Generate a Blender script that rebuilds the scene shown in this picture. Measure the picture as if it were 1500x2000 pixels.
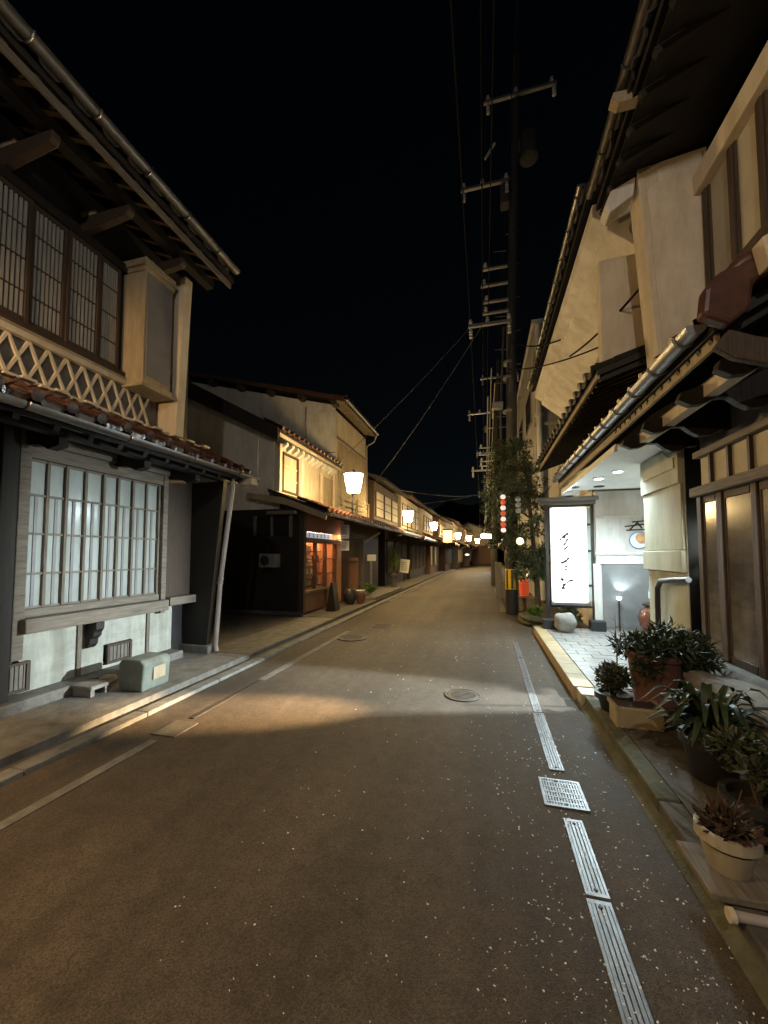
import bpy, bmesh, math, random
from mathutils import Vector, Matrix, Euler
R = math.radians
rnd = random.Random(7)
for o in list(bpy.data.objects): bpy.data.objects.remove(o)
SC = bpy.context.scene
COL = SC.collection

# ------------------------------------------------------------------ camera
cam_d = bpy.data.cameras.new('camera'); cam = bpy.data.objects.new('camera', cam_d); COL.objects.link(cam)
cam.location = (0, 0, 1.5); cam.rotation_euler = (R(93.0), 0, R(14.77))
cam_d.sensor_fit = 'HORIZONTAL'; cam_d.sensor_width = 36; cam_d.lens = 18.0
cam_d.shift_y = 44 / 1500; cam_d.clip_start = 0.05; cam_d.clip_end = 2000
SC.camera = cam
# ------------------------------------------------------------------ night sky, moonlight, exposure
W = bpy.data.worlds.new('World'); SC.world = W; W.use_nodes = True
nt = W.node_tree; bg = nt.nodes['Background']
sky = nt.nodes.new('ShaderNodeTexSky'); sky.sky_type = 'NISHITA'; sky.sun_disc = False
sky.sun_elevation = R(12); sky.sun_rotation = R(200)
nt.links.new(sky.outputs[0], bg.inputs[0]); bg.inputs[1].default_value = 0.00016
sun_d = bpy.data.lights.new('moon', 'SUN'); sun_d.energy = 0.003; sun_d.angle = R(0.5); sun_d.color = (0.8, 0.88, 1)
sun = bpy.data.objects.new('moon', sun_d); COL.objects.link(sun); sun.rotation_euler = (R(60), 0, R(-20))
SC.view_settings.view_transform = 'Standard'; SC.view_settings.look = 'None'
SC.view_settings.exposure = 2.0; SC.view_settings.gamma = 1.0
SC.render.engine = 'CYCLES'
SC.cycles.use_denoising = True
SC.cycles.use_light_tree = True
SC.cycles.max_bounces = 6; SC.cycles.diffuse_bounces = 4; SC.cycles.glossy_bounces = 3; SC.cycles.transparent_max_bounces = 10
SC.cycles.sample_clamp_indirect = 6.0

# ------------------------------------------------------------------ materials
MATS = {}
def mat(name, c1, c2=None, rough=0.7, scale=6.0, bump=0.15, stretch=None, metal=0.0, spec=0.4, coat=0.0, detail=6.0, fine=0.0, streak=0.0):
    m = bpy.data.materials.new(name); m.use_nodes = True
    n = m.node_tree; b = n.nodes['Principled BSDF']
    b.inputs['Roughness'].default_value = rough; b.inputs['Metallic'].default_value = metal
    b.inputs['Specular IOR Level'].default_value = spec
    if coat: b.inputs['Coat Weight'].default_value = coat; b.inputs['Coat Roughness'].default_value = 0.12
    tc = n.nodes.new('ShaderNodeTexCoord'); mp = n.nodes.new('ShaderNodeMapping')
    oi = n.nodes.new('ShaderNodeObjectInfo')
    add = n.nodes.new('ShaderNodeVectorMath'); add.operation = 'ADD'
    mul = n.nodes.new('ShaderNodeVectorMath'); mul.operation = 'SCALE'; mul.inputs[3].default_value = 37.0
    cmb = n.nodes.new('ShaderNodeCombineXYZ')
    for i in range(3): n.links.new(oi.outputs['Random'], cmb.inputs[i])
    n.links.new(cmb.outputs[0], mul.inputs[0]); n.links.new(tc.outputs['Object'], add.inputs[0]); n.links.new(mul.outputs[0], add.inputs[1])
    if stretch: mp.inputs['Scale'].default_value = stretch
    n.links.new(add.outputs[0], mp.inputs['Vector'])
    nz = n.nodes.new('ShaderNodeTexNoise'); nz.inputs['Scale'].default_value = scale; nz.inputs['Detail'].default_value = detail
    nz.inputs['Roughness'].default_value = 0.65
    n.links.new(mp.outputs[0], nz.inputs['Vector'])
    rp = n.nodes.new('ShaderNodeValToRGB'); rp.color_ramp.elements[0].position = 0.3; rp.color_ramp.elements[1].position = 0.72
    c2 = c2 or tuple(v * 0.7 for v in c1)
    rp.color_ramp.elements[0].color = (*c2, 1); rp.color_ramp.elements[1].color = (*c1, 1)
    n.links.new(nz.outputs[0], rp.inputs[0])
    colout = rp.outputs[0]
    if streak:      # rain streaks and stains
        m2 = n.nodes.new('ShaderNodeMapping'); m2.inputs['Scale'].default_value = (2.4, 2.4, 0.5); n.links.new(add.outputs[0], m2.inputs['Vector'])
        n2 = n.nodes.new('ShaderNodeTexNoise'); n2.inputs['Scale'].default_value = 1.6; n2.inputs['Detail'].default_value = 8; n2.inputs['Roughness'].default_value = .7
        n.links.new(m2.outputs[0], n2.inputs['Vector'])
        r2 = n.nodes.new('ShaderNodeValToRGB'); r2.color_ramp.elements[0].position = .36; r2.color_ramp.elements[1].position = .58
        k = 1 - streak; r2.color_ramp.elements[0].color = (k, k * .97, k * .92, 1); r2.color_ramp.elements[1].color = (1, 1, 1, 1)
        n.links.new(n2.outputs[0], r2.inputs[0])
        mm = n.nodes.new('ShaderNodeMixRGB'); mm.blend_type = 'MULTIPLY'; mm.inputs[0].default_value = 1.0
        n.links.new(colout, mm.inputs[1]); n.links.new(r2.outputs[0], mm.inputs[2]); colout = mm.outputs[0]
    n.links.new(colout, b.inputs['Base Color'])
    if bump:
        bp = n.nodes.new('ShaderNodeBump'); bp.inputs['Strength'].default_value = bump; bp.inputs['Distance'].default_value = 0.02
        src = nz
        if fine:
            src = n.nodes.new('ShaderNodeTexNoise'); src.inputs['Scale'].default_value = fine; src.inputs['Detail'].default_value = 3
            n.links.new(mp.outputs[0], src.inputs['Vector'])
        n.links.new(src.outputs[0], bp.inputs['Height']); n.links.new(bp.outputs[0], b.inputs['Normal'])
    MATS[name] = m
    return m
def emit(name, col, s):
    m = bpy.data.materials.new(name); m.use_nodes = True; n = m.node_tree
    b = n.nodes['Principled BSDF']; b.inputs['Base Color'].default_value = (*[min(1, c) * 0.8 for c in col], 1)
    b.inputs['Emission Color'].default_value = (*col, 1); b.inputs['Emission Strength'].default_value = s
    MATS[name] = m; return m
def glass(name, tint=(0.9, 0.9, 0.9), gl=0.12, rough=0.05):
    m = bpy.data.materials.new(name); m.use_nodes = True; n = m.node_tree
    n.nodes.remove(n.nodes['Principled BSDF']); out = n.nodes['Material Output']
    t = n.nodes.new('ShaderNodeBsdfTransparent'); t.inputs[0].default_value = (*tint, 1)
    g = n.nodes.new('ShaderNodeBsdfGlossy'); g.inputs['Roughness'].default_value = rough
    mx = n.nodes.new('ShaderNodeMixShader'); fr = n.nodes.new('ShaderNodeLayerWeight'); fr.inputs[0].default_value = 0.12
    mh = n.nodes.new('ShaderNodeMath'); mh.operation = 'MULTIPLY_ADD'; mh.inputs[1].default_value = 0.5; mh.inputs[2].default_value = gl * .3
    n.links.new(fr.outputs['Facing'], mh.inputs[0]); n.links.new(mh.outputs[0], mx.inputs[0])
    n.links.new(t.outputs[0], mx.inputs[1]); n.links.new(g.outputs[0], mx.inputs[2]); n.links.new(mx.outputs[0], out.inputs[0])
    MATS[name] = m; return m

mat('black_wood', (0.022, 0.018, 0.015), (0.010, 0.009, 0.008), 0.6, 5, 0.2, (8, 8, 0.6))
mat('dark_wood', (0.075, 0.050, 0.034), (0.032, 0.022, 0.016), 0.65, 5, 0.25, (9, 9, 0.7))
mat('dark_wood_h', (0.075, 0.050, 0.034), (0.032, 0.022, 0.016), 0.65, 5, 0.25, (9, 0.7, 9))
mat('grey_wood', (0.22, 0.19, 0.15), (0.10, 0.085, 0.07), 0.8, 5, 0.3, (10, 0.8, 10))
mat('grey_wood_v', (0.20, 0.17, 0.135), (0.09, 0.075, 0.06), 0.8, 5, 0.3, (10, 10, 0.8))
mat('brown_wood', (0.20, 0.105, 0.055), (0.09, 0.045, 0.025), 0.6, 5, 0.25, (9, 9, 0.7))
mat('red_wood', (0.20, 0.075, 0.045), (0.10, 0.04, 0.025), 0.6, 5, 0.25, (2, 2, 6))
mat('cream_plaster', (0.66, 0.59, 0.47), (0.54, 0.47, 0.37), 0.85, 3, 0.10, fine=60, streak=0.22)
mat('white_plaster', (0.74, 0.72, 0.69), (0.60, 0.58, 0.55), 0.85, 2, 0.10, fine=60, streak=0.22)
mat('old_plaster', (0.44, 0.45, 0.40), (0.30, 0.31, 0.275), 0.88, 2.6, 0.2, (1, 1, 2.2), fine=50, streak=0.35)
mat('pale_concrete', (0.50, 0.49, 0.46), (0.34, 0.33, 0.31), 0.85, 1.6, 0.12, (1, 1, 0.35), fine=60, streak=0.35)
mat('green_plaster', (0.46, 0.46, 0.34), (0.36, 0.36, 0.27), 0.85, 2, 0.10, fine=60, streak=0.2)
mat('black_plaster', (0.030, 0.030, 0.032), (0.018, 0.018, 0.020), 0.55, 3, 0.08)
mat('grey_plaster', (0.14, 0.14, 0.14), (0.09, 0.09, 0.09), 0.8, 3, 0.1, streak=0.25)
mat('grey_tile', (0.16, 0.15, 0.145), (0.08, 0.078, 0.075), 0.55, 9, 0.15)
mat('glazed_tile', (0.075, 0.028, 0.020), (0.035, 0.015, 0.012), 0.16, 7, 0.1, spec=0.6, coat=0.5)
mat('roof_tile_grey', (0.075, 0.068, 0.064), (0.035, 0.033, 0.032), 0.45, 7, 0.15)
mat('roof_tile_brown', (0.11, 0.045, 0.03), (0.05, 0.024, 0.018), 0.35, 7, 0.15)
mat('roof_dark', (0.03, 0.026, 0.024), (0.016, 0.014, 0.013), 0.7, 6, 0.2)
mat('gutter_metal', (0.30, 0.29, 0.28), (0.17, 0.165, 0.16), 0.35, 5, 0.05, metal=0.85)
mat('gutter_pale', (0.30, 0.32, 0.34), (0.17, 0.18, 0.20), 0.35, 5, 0.05, metal=0.3)
mat('pipe_paint', (0.42, 0.38, 0.36), (0.30, 0.27, 0.26), 0.5, 4, 0.05)
def asphalt(name):
    m = bpy.data.materials.new(name); m.use_nodes = True; n = m.node_tree; b = n.nodes['Principled BSDF']
    b.inputs['Specular IOR Level'].default_value = 0.35
    tc = n.nodes.new('ShaderNodeTexCoord'); L = n.links.new
    def noise(sc, det=4, ro=.6, stretch=None):
        q = n.nodes.new('ShaderNodeTexNoise'); q.inputs['Scale'].default_value = sc; q.inputs['Detail'].default_value = det; q.inputs['Roughness'].default_value = ro
        if stretch:
            mp = n.nodes.new('ShaderNodeMapping'); mp.inputs['Scale'].default_value = stretch; L(tc.outputs['Object'], mp.inputs[0]); L(mp.outputs[0], q.inputs['Vector'])
        else: L(tc.outputs['Object'], q.inputs['Vector'])
        return q
    def ramp(src, p0, c0, p1, c1):
        r = n.nodes.new('ShaderNodeValToRGB'); r.color_ramp.elements[0].position = p0; r.color_ramp.elements[0].color = (*c0, 1)
        r.color_ramp.elements[1].position = p1; r.color_ramp.elements[1].color = (*c1, 1); L(src, r.inputs[0]); return r.outputs[0]
    def mul(a, c, f=1.0):
        q = n.nodes.new('ShaderNodeMixRGB'); q.blend_type = 'MULTIPLY'; q.inputs[0].default_value = f; L(a, q.inputs[1]); L(c, q.inputs[2]); return q.outputs[0]
    vo = n.nodes.new('ShaderNodeTexVoronoi'); vo.inputs['Scale'].default_value = 210; L(tc.outputs['Object'], vo.inputs['Vector'])
    sep = n.nodes.new('ShaderNodeSeparateColor'); L(vo.outputs['Color'], sep.inputs[0])
    agg = ramp(sep.outputs[0], .0, (0.048, 0.038, 0.028), 1.0, (0.118, 0.092, 0.068))
    patches = ramp(noise(.55, 6, .62).outputs[0], .34, (.62, .62, .63), .66, (1.12, 1.10, 1.06))
    mott = ramp(noise(9, 5, .7).outputs[0], .30, (.72, .72, .72), .70, (1.15, 1.15, 1.15))
    tracks = ramp(noise(1.1, 3, .5, (2.2, .10, 1)).outputs[0], .38, (.78, .78, .78), .62, (1.08, 1.08, 1.08))
    col = mul(mul(mul(agg, patches), mott), tracks)
    # hairline cracks
    v2 = n.nodes.new('ShaderNodeTexVoronoi'); v2.feature = 'DISTANCE_TO_EDGE'; v2.inputs['Scale'].default_value = .8
    wv = n.nodes.new('ShaderNodeVectorMath'); wv.operation = 'ADD'; nn = noise(3, 5, .7); L(tc.outputs['Object'], wv.inputs[0]); L(nn.outputs['Color'], wv.inputs[1]); L(wv.outputs[0], v2.inputs['Vector'])
    cr = ramp(v2.outputs['Distance'], .0015, (.45, .45, .45), .008, (1, 1, 1)); col = mul(col, cr, .55)
    L(col, b.inputs['Base Color'])
    rr = n.nodes.new('ShaderNodeMapRange'); rr.inputs[3].default_value = .62; rr.inputs[4].default_value = .92; L(noise(2.2, 4).outputs[0], rr.inputs[0]); L(rr.outputs[0], b.inputs['Roughness'])
    bp = n.nodes.new('ShaderNodeBump'); bp.inputs['Strength'].default_value = .4; bp.inputs['Distance'].default_value = .004; bp.invert = True
    L(vo.outputs['Distance'], bp.inputs['Height']); L(bp.outputs[0], b.inputs['Normal'])
    MATS[name] = m
asphalt('asphalt')
mat('asphalt_dark', (0.055, 0.048, 0.042), (0.028, 0.025, 0.022), 0.82, 120, 0.5, detail=4, fine=190)
mat('concrete', (0.21, 0.20, 0.18), (0.11, 0.105, 0.095), 0.85, 7, 0.25, fine=80, streak=0.25)
mat('concrete_dark', (0.12, 0.11, 0.095), (0.055, 0.05, 0.045), 0.85, 5, 0.3, fine=80)
mat('mossy_concrete', (0.12, 0.115, 0.075), (0.045, 0.05, 0.03), 0.9, 6, 0.35, fine=60)
mat('kerb_stone', (0.22, 0.215, 0.20), (0.12, 0.115, 0.105), 0.8, 8, 0.25, fine=70, streak=0.3)
mat('drain_metal', (0.34, 0.34, 0.35), (0.19, 0.19, 0.195), 0.42, 9, 0.06, metal=0.55, streak=0.35)
mat('iron', (0.10, 0.09, 0.08), (0.05, 0.045, 0.04), 0.5, 12, 0.2, metal=0.5)
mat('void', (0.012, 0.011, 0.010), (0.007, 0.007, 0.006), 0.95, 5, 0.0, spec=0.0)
mat('frosted_pane', (0.38, 0.42, 0.40), (0.27, 0.30, 0.295), 0.16, 0.7, 0.03, spec=0.6, streak=0.18)
mat('curtain_pane', (0.17, 0.16, 0.165), (0.065, 0.06, 0.062), 0.16, 1.3, 0.03, (1, 1.5, 5), spec=0.6, streak=0.3)
mat('dark_pane', (0.075, 0.073, 0.07), (0.04, 0.04, 0.04), 0.18, 2.0, 0.02, spec=0.6)
mat('paper_pane', (0.46, 0.43, 0.35), (0.33, 0.30, 0.25), 0.6, 3, 0.03)
mat('lattice_grey', (0.34, 0.33, 0.31), (0.22, 0.21, 0.20), 0.7, 6, 0.1, (8, 8, 0.6))
mat('beige_board', (0.44, 0.36, 0.24), (0.30, 0.24, 0.16), 0.75, 5, 0.12, (6, 6, 0.6), streak=0.25)
mat('lead_board', (0.22, 0.215, 0.215), (0.15, 0.147, 0.147), 0.5, 3, 0.06)
mat('deck_tile', (0.30, 0.29, 0.28), (0.18, 0.175, 0.17), 0.28, 5, 0.12, spec=0.5)
mat('edge_tile', (0.42, 0.33, 0.18), (0.28, 0.21, 0.12), 0.5, 6, 0.12)
mat('stone', (0.30, 0.28, 0.25), (0.15, 0.14, 0.125), 0.85, 7, 0.5)
mat('green_box', (0.22, 0.25, 0.215), (0.14, 0.16, 0.14), 0.7, 6, 0.1, streak=0.3)
mat('white_paint', (0.78, 0.78, 0.76), (0.66, 0.66, 0.64), 0.6, 5, 0.05)
mat('black_metal', (0.03, 0.03, 0.033), (0.018, 0.018, 0.02), 0.45, 6, 0.05)
mat('ink', (0.02, 0.02, 0.022), (0.012, 0.012, 0.013), 0.6, 10, 0.0)
mat('pole_concrete', (0.085, 0.08, 0.075), (0.05, 0.047, 0.045), 0.8, 6, 0.15, (1, 1, 0.3))
mat('cable', (0.02, 0.02, 0.021), (0.013, 0.013, 0.013), 0.7, 5, 0.0, spec=0.05)
mat('cable_pale', (0.07, 0.068, 0.068), (0.045, 0.044, 0.044), 0.5, 5, 0.0)
mat('galvanised', (0.36, 0.36, 0.35), (0.25, 0.25, 0.24), 0.4, 9, 0.05, metal=0.6)
mat('porcelain', (0.70, 0.69, 0.66), (0.58, 0.57, 0.55), 0.25, 6, 0.0)
mat('yellow_paint', (0.72, 0.48, 0.03), (0.55, 0.36, 0.02), 0.5, 6, 0.05)
mat('leaf', (0.105, 0.140, 0.075), (0.055, 0.080, 0.040), 0.5, 9, 0.0, spec=0.4)
mat('leaf_dark', (0.038, 0.058, 0.022), (0.015, 0.025, 0.010), 0.5, 9, 0.0, spec=0.3)
mat('leaf_olive', (0.065, 0.070, 0.028), (0.026, 0.029, 0.012), 0.5, 9, 0.0)
mat('leaf_bright', (0.16, 0.27, 0.05), (0.08, 0.15, 0.025), 0.55, 9, 0.0)
mat('dead_leaf', (0.085, 0.045, 0.025), (0.04, 0.022, 0.013), 0.8, 9, 0.0)
mat('bark', (0.09, 0.07, 0.05), (0.04, 0.032, 0.024), 0.9, 9, 0.5, (3, 3, 0.6))
mat('terracotta', (0.21, 0.09, 0.06), (0.11, 0.05, 0.035), 0.75, 6, 0.1, streak=0.3)
mat('cream_pot', (0.58, 0.52, 0.38), (0.42, 0.37, 0.26), 0.45, 5, 0.05, streak=0.3)
mat('beige_planter', (0.38, 0.31, 0.19), (0.27, 0.215, 0.13), 0.7, 5, 0.08, streak=0.3)
mat('black_pot', (0.03, 0.03, 0.03), (0.02, 0.02, 0.02), 0.5, 5, 0.05)
mat('soil', (0.05, 0.035, 0.025), (0.025, 0.018, 0.013), 0.95, 30, 0.6)
mat('petal', (0.84, 0.82, 0.81), (0.74, 0.70, 0.69), 0.5, 9, 0.0)
mat('red_cloth', (0.60, 0.05, 0.03), (0.42, 0.035, 0.02), 0.6, 5, 0.05)
mat('orange_goods', (0.66, 0.36, 0.18), (0.46, 0.23, 0.11), 0.6, 4, 0.05)
mat('blue_paint', (0.10, 0.22, 0.55), (0.07, 0.16, 0.42), 0.4, 5, 0.0)
mat('brown_glaze', (0.16, 0.055, 0.03), (0.08, 0.03, 0.018), 0.25, 5, 0.08, coat=0.4)
mat('bottle_glass', (0.20, 0.42, 0.44), (0.12, 0.30, 0.33), 0.15, 5, 0.0)
mat('hill_green', (0.045, 0.055, 0.032), (0.02, 0.025, 0.015), 0.95, 0.2, 0.0)
mat('earth', (0.08, 0.072, 0.06), (0.045, 0.04, 0.035), 0.95, 3, 0.1)
WARM = (1.0, 0.68, 0.28)
COOL = (0.74, 0.94, 1.0)
emit('lamp_shade', WARM, 62.0)
emit('added_amber_bulb', (1.0, 0.62, 0.28), 30.0)
emit('sign_light', (0.93, 1.0, 0.98), 0.6)
emit('downlight_disc', COOL, 3.0)
emit('tube_cool', (0.85, 0.95, 1.0), 30.0)
emit('shop_tube', (1.0, 0.60, 0.30), 24.0)
emit('paper_lantern_lit', (1.0, 0.74, 0.70), 0.20)
emit('orange_lantern_lit', (1.0, 0.14, 0.05), 0.07)
emit('warm_globe', (1.0, 0.72, 0.36), 0.7)
emit('warm_window', (1.0, 0.62, 0.22), 0.25)
emit('warm_box', (1.0, 0.58, 0.16), 1.2)
emit('transom_sign', (0.72, 0.80, 1.0), 0.09)
glass('clear_glass')
# ------------------------------------------------------------------ mesh helpers
class MB:
    def __init__(s): s.v = []; s.f = []
    def add(s, vs, fs):
        k = len(s.v); s.v += [tuple(v) for v in vs]; s.f += [tuple(i + k for i in f) for f in fs]; return s
    def box(s, x0, x1, y0, y1, z0, z1):
        if x0 > x1: x0, x1 = x1, x0
        if y0 > y1: y0, y1 = y1, y0
        if z0 > z1: z0, z1 = z1, z0
        return s.add([(x0,y0,z0),(x1,y0,z0),(x1,y1,z0),(x0,y1,z0),(x0,y0,z1),(x1,y0,z1),(x1,y1,z1),(x0,y1,z1)],
                     [(0,3,2,1),(4,5,6,7),(0,1,5,4),(1,2,6,5),(2,3,7,6),(3,0,4,7)])
    def beam(s, p, q, w, h, up=(0,0,1)):
        p = Vector(p); q = Vector(q); d = (q - p).normalized(); u = Vector(up)
        r = d.cross(u).normalized(); u = r.cross(d).normalized()
        vs = []
        for c in (p, q):
            for a, b in ((-1,-1),(1,-1),(1,1),(-1,1)): vs.append(c + r * (a * w / 2) + u * (b * h / 2))
        return s.add(vs, [(0,1,2,3),(7,6,5,4),(0,4,5,1),(1,5,6,2),(2,6,7,3),(3,7,4,0)])
    def tube(s, pts, r, n=8, caps=True):
        pts = [Vector(p) for p in pts]; rr = r if isinstance(r, (list, tuple)) else [r] * len(pts)
        rings = []; up = None
        for i, p in enumerate(pts):
            d = (pts[min(i + 1, len(pts) - 1)] - pts[max(i - 1, 0)]).normalized()
            a = Vector((0, 0, 1)) if abs(d.z) < 0.9 else Vector((1, 0, 0))
            if up is not None: a = up
            u = (a - d * a.dot(d)).normalized(); w = d.cross(u); up = u
            rings.append([p + u * (math.cos(t) * rr[i]) + w * (math.sin(t) * rr[i]) for t in [2 * math.pi * k / n for k in range(n)]])
        vs = [v for ring in rings for v in ring]; fs = []
        for i in range(len(pts) - 1):
            for k in range(n):
                a, b = i * n + k, i * n + (k + 1) % n
                fs.append((a, b, b + n, a + n))
        if caps:
            fs.append(tuple(reversed(range(n)))); fs.append(tuple(range((len(pts) - 1) * n, len(pts) * n)))
        return s.add(vs, fs)
    def lathe(s, prof, c=(0,0,0), n=16, sx=1.0, sy=1.0):
        vs = []; fs = []
        for r, z in prof:
            for k in range(n):
                t = 2 * math.pi * k / n; vs.append((c[0] + r * math.cos(t) * sx, c[1] + r * math.sin(t) * sy, c[2] + z))
        m = len(prof)
        for i in range(m - 1):
            for k in range(n):
                a, b = i * n + k, i * n + (k + 1) % n; fs.append((a, b, b + n, a + n))
        fs.append(tuple(reversed(range(n)))); fs.append(tuple(range((m - 1) * n, m * n)))
        return s.add(vs, fs)
    def prism(s, poly, ext):
        e = Vector(ext); n = len(poly); vs = [Vector(p) for p in poly]; vs += [v + e for v in vs]
        fs = [tuple(range(n)), tuple(reversed(range(n, 2 * n)))]
        for k in range(n):
            a, b = k, (k + 1) % n; fs.append((b, a, a + n, b + n))
        return s.add(vs, fs)
    def mesh(s, name, o=(0,0,0), smooth=False, fix=True):
        me = bpy.data.meshes.new(name)
        me.from_pydata([(v[0]-o[0], v[1]-o[1], v[2]-o[2]) for v in s.v], [], s.f)
        if fix:
            bm = bmesh.new(); bm.from_mesh(me); bmesh.ops.recalc_face_normals(bm, faces=bm.faces); bm.to_mesh(me); bm.free()
        if smooth:
            for p in me.polygons: p.use_smooth = True
            try: me.set_sharp_from_angle(angle=R(40))
            except Exception: pass
        return me
WL = {}
def _reg(o, parent, wl):
    COL.objects.link(o); WL[o.name] = Vector(wl)
    if parent is not None:
        o.parent = parent; o.location = Vector(wl) - WL[parent.name]
    else: o.location = wl
def tag(o, label, cat, group=None):
    o['label'] = label; o['category'] = cat
    if group: o['group'] = group
    return o
def thing(name, label, cat, loc=(0,0,0), group=None):
    o = bpy.data.objects.new(name, None); o.empty_display_size = 0.2; _reg(o, None, loc); return tag(o, label, cat, group)
def part(name, mb, m, parent=None, smooth=False, bevel=0.0, origin=None, fix=True):
    o0 = origin or (WL[parent.name] if parent is not None else (0,0,0))
    if origin is None and parent is None:
        xs = [v[0] for v in mb.v]; ys = [v[1] for v in mb.v]; zs = [v[2] for v in mb.v]
        o0 = ((min(xs)+max(xs))/2, (min(ys)+max(ys))/2, min(zs))
    me = mb.mesh(name, o0, smooth, fix); me.materials.append(MATS[m])
    o = bpy.data.objects.new(name, me); _reg(o, parent, o0)
    if bevel:
        b = o.modifiers.new('bevel', 'BEVEL'); b.width = bevel; b.segments = 2; b.limit_method = 'ANGLE'
    return o
def piece(name, me, parent, loc, rot=(0,0,0), scale=None):
    o = bpy.data.objects.new(name, me); _reg(o, parent, loc); o.rotation_euler = rot
    if scale: o.scale = scale
    return o
def meshof(mb, name, m, smooth=False):
    me = mb.mesh(name, (0,0,0), smooth); me.materials.append(MATS[m]); return me
def struct(name, mb, m, smooth=False, bevel=0):
    o = part(name, mb, m, None, smooth, bevel, origin=(0,0,0)); o['kind'] = 'structure'; return o
def bx(*a): return MB().box(*a)
def light(name, kind, loc, energy, color, parent=None, rot=None, size=0.05, spot=None, blend=0.3):
    d = bpy.data.lights.new(name, kind); d.energy = energy; d.color = color
    d.shadow_soft_size = size
    if kind == 'SPOT': d.spot_size = R(spot or 90); d.spot_blend = blend
    o = bpy.data.objects.new(name, d); _reg(o, parent, loc)
    if rot: o.rotation_euler = rot
    return o
def aim(frm, to):
    return (Vector(to) - Vector(frm)).to_track_quat('-Z', 'Y').to_euler()

# ---- roof tiles: a wave profile tile, lower end at the origin, local +x pointing down the slope
TW = 0.27
def tile_mesh(name, m, eave=False, length=0.34):
    b = MB(); n = 10; pts = []
    for i in range(n + 1):
        t = i / n; y = (t - 0.5) * TW
        z = 0.030 * math.cos(2 * math.pi * (t - 0.12)) + 0.012 * math.cos(4 * math.pi * (t - 0.12))
        pts.append((y, z))
    th = 0.016; vs = []; fs = []
    for x, dz in ((0.0, 0.018), (-length, 0.0)):
        for y, z in pts: vs.append((x, y, z + dz))
        for y, z in pts: vs.append((x, y, z + dz - th))
    k = n + 1
    for i in range(n):
        fs.append((i, i + 1, 2 * k + i + 1, 2 * k + i)); fs.append((k + i + 1, k + i, 3 * k + i, 3 * k + i + 1))
        fs.append((i + 1, i, k + i, k + i + 1)); fs.append((2 * k + i, 2 * k + i + 1, 3 * k + i + 1, 3 * k + i))
    b.add(vs, fs)
    if eave:   # turned-down lip and a round end cap
        for i in range(n):
            y, z = pts[i]; y2, z2 = pts[i + 1]
            b.add([(0.0, y, z + .016), (0.0, y2, z2 + .016), (0.012, y2, z2 - .035), (0.012, y, z - .035), (-.012, y2, z2 - .035), (-.012, y, z - .035)],
                  [(0, 1, 2, 3), (3, 2, 4, 5)])
        yc = (0.12 - 0.5) * TW
        vs = [(0.024, yc, 0.024)]; m2 = 12
        for j in range(m2): vs.append((0.022, yc + 0.048 * math.cos(2*math.pi*j/m2), 0.022 + 0.048 * math.sin(2*math.pi*j/m2)))
        for j in range(m2): vs.append((-0.02, yc + 0.048 * math.cos(2*math.pi*j/m2), 0.022 + 0.048 * math.sin(2*math.pi*j/m2)))
        fs = []
        for j in range(m2):
            a, c = 1 + j, 1 + (j + 1) % m2; fs.append((0, a, c)); fs.append((a, a + m2, c + m2, c))
        b.add(vs, fs)
    me = b.mesh(name, (0,0,0), True, False); me.materials.append(MATS[m]); return me
TILES = {}
def tiles(m):
    if m not in TILES: TILES[m] = (tile_mesh('roof_tile', m), tile_mesh('eave_tile', m, True))
    return TILES[m]
def roof(parent, name, s, xe, ze, xw, zw, y0, y1, m, rows=3, board='roof_dark', th=0.07, y_tiles=None):
    """single-pitch roof, eave at (xe, ze) towards the street, s=+1 when the street lies at +x."""
    a = math.atan2(zw - ze, abs(xw - xe)); L = math.hypot(zw - ze, xw - xe)
    n = (math.sin(a) * s, 0, math.cos(a))
    bmb = MB().prism([(xe, y0, ze), (xw, y0, zw), (xw - n[0]*th*0, y0, zw - th), (xe, y0, ze - th)], (0, y1 - y0, 0))
    rp = part(name, bmb, board, parent)
    t0, t1 = tiles(m); ya, yb = y_tiles or (y0, y1); cols = int((yb - ya) / TW + 0.001)
    rot = (0, a, 0 if s > 0 else math.pi)
    for r in range(rows):
        d = -0.03 + r * 0.26
        if d > L - 0.1: break
        px = xe - s * math.cos(a) * d; pz = ze + math.sin(a) * d
        for c in range(cols):
            y = ya + (c + 0.5) * TW
            piece('roof_tile', t1 if r == 0 else t0, rp,
                  (px + n[0] * 0.05, y, pz + n[2] * 0.05), (rot[0] + rnd.uniform(-.012, .012), rot[1] + rnd.uniform(-.015, .015), rot[2] + rnd.uniform(-.012, .012)))
    return rp
def wave_roof(parent, name, s, xe, ze, xw, zw, y0, y1, m, pitch=0.27):
    """far roofs: the tile columns as one waved sheet with an eave lip"""
    b = MB(); n = max(4, int((y1 - y0) / pitch * 6)); vs = []
    for i in range(n + 1):
        y = y0 + (y1 - y0) * i / n; w = 0.03 * math.cos(2 * math.pi * (y - y0) / pitch)
        vs += [(xe, y, ze + w + .05), (xw, y, zw + w + .05), (xe, y, ze - .05), (xw, y, zw - .05)]
    fs = []
    for i in range(n):
        a = 4 * i; c = a + 4
        fs += [(a, c, c + 1, a + 1), (a + 2, a + 3, c + 3, c + 2), (a, a + 2, c + 2, c)]
    fs += [(0, 1, 3, 2), (4 * n, 4 * n + 2, 4 * n + 3, 4 * n + 1)]
    b.add(vs, fs); return part(name, b, m, parent)
def rafters(parent, s, xe, ze, xw, zw, y0, y1, step, m, w=0.05, h=0.06, drop=0.1):
    y = y0
    L = MB().beam((xe, 0, ze - drop), (xw, 0, zw - drop), w, h)
    me = meshof(L, 'rafter', m)
    while y < y1:
        piece('rafter', me, parent, (0, y, 0)); y += step
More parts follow.
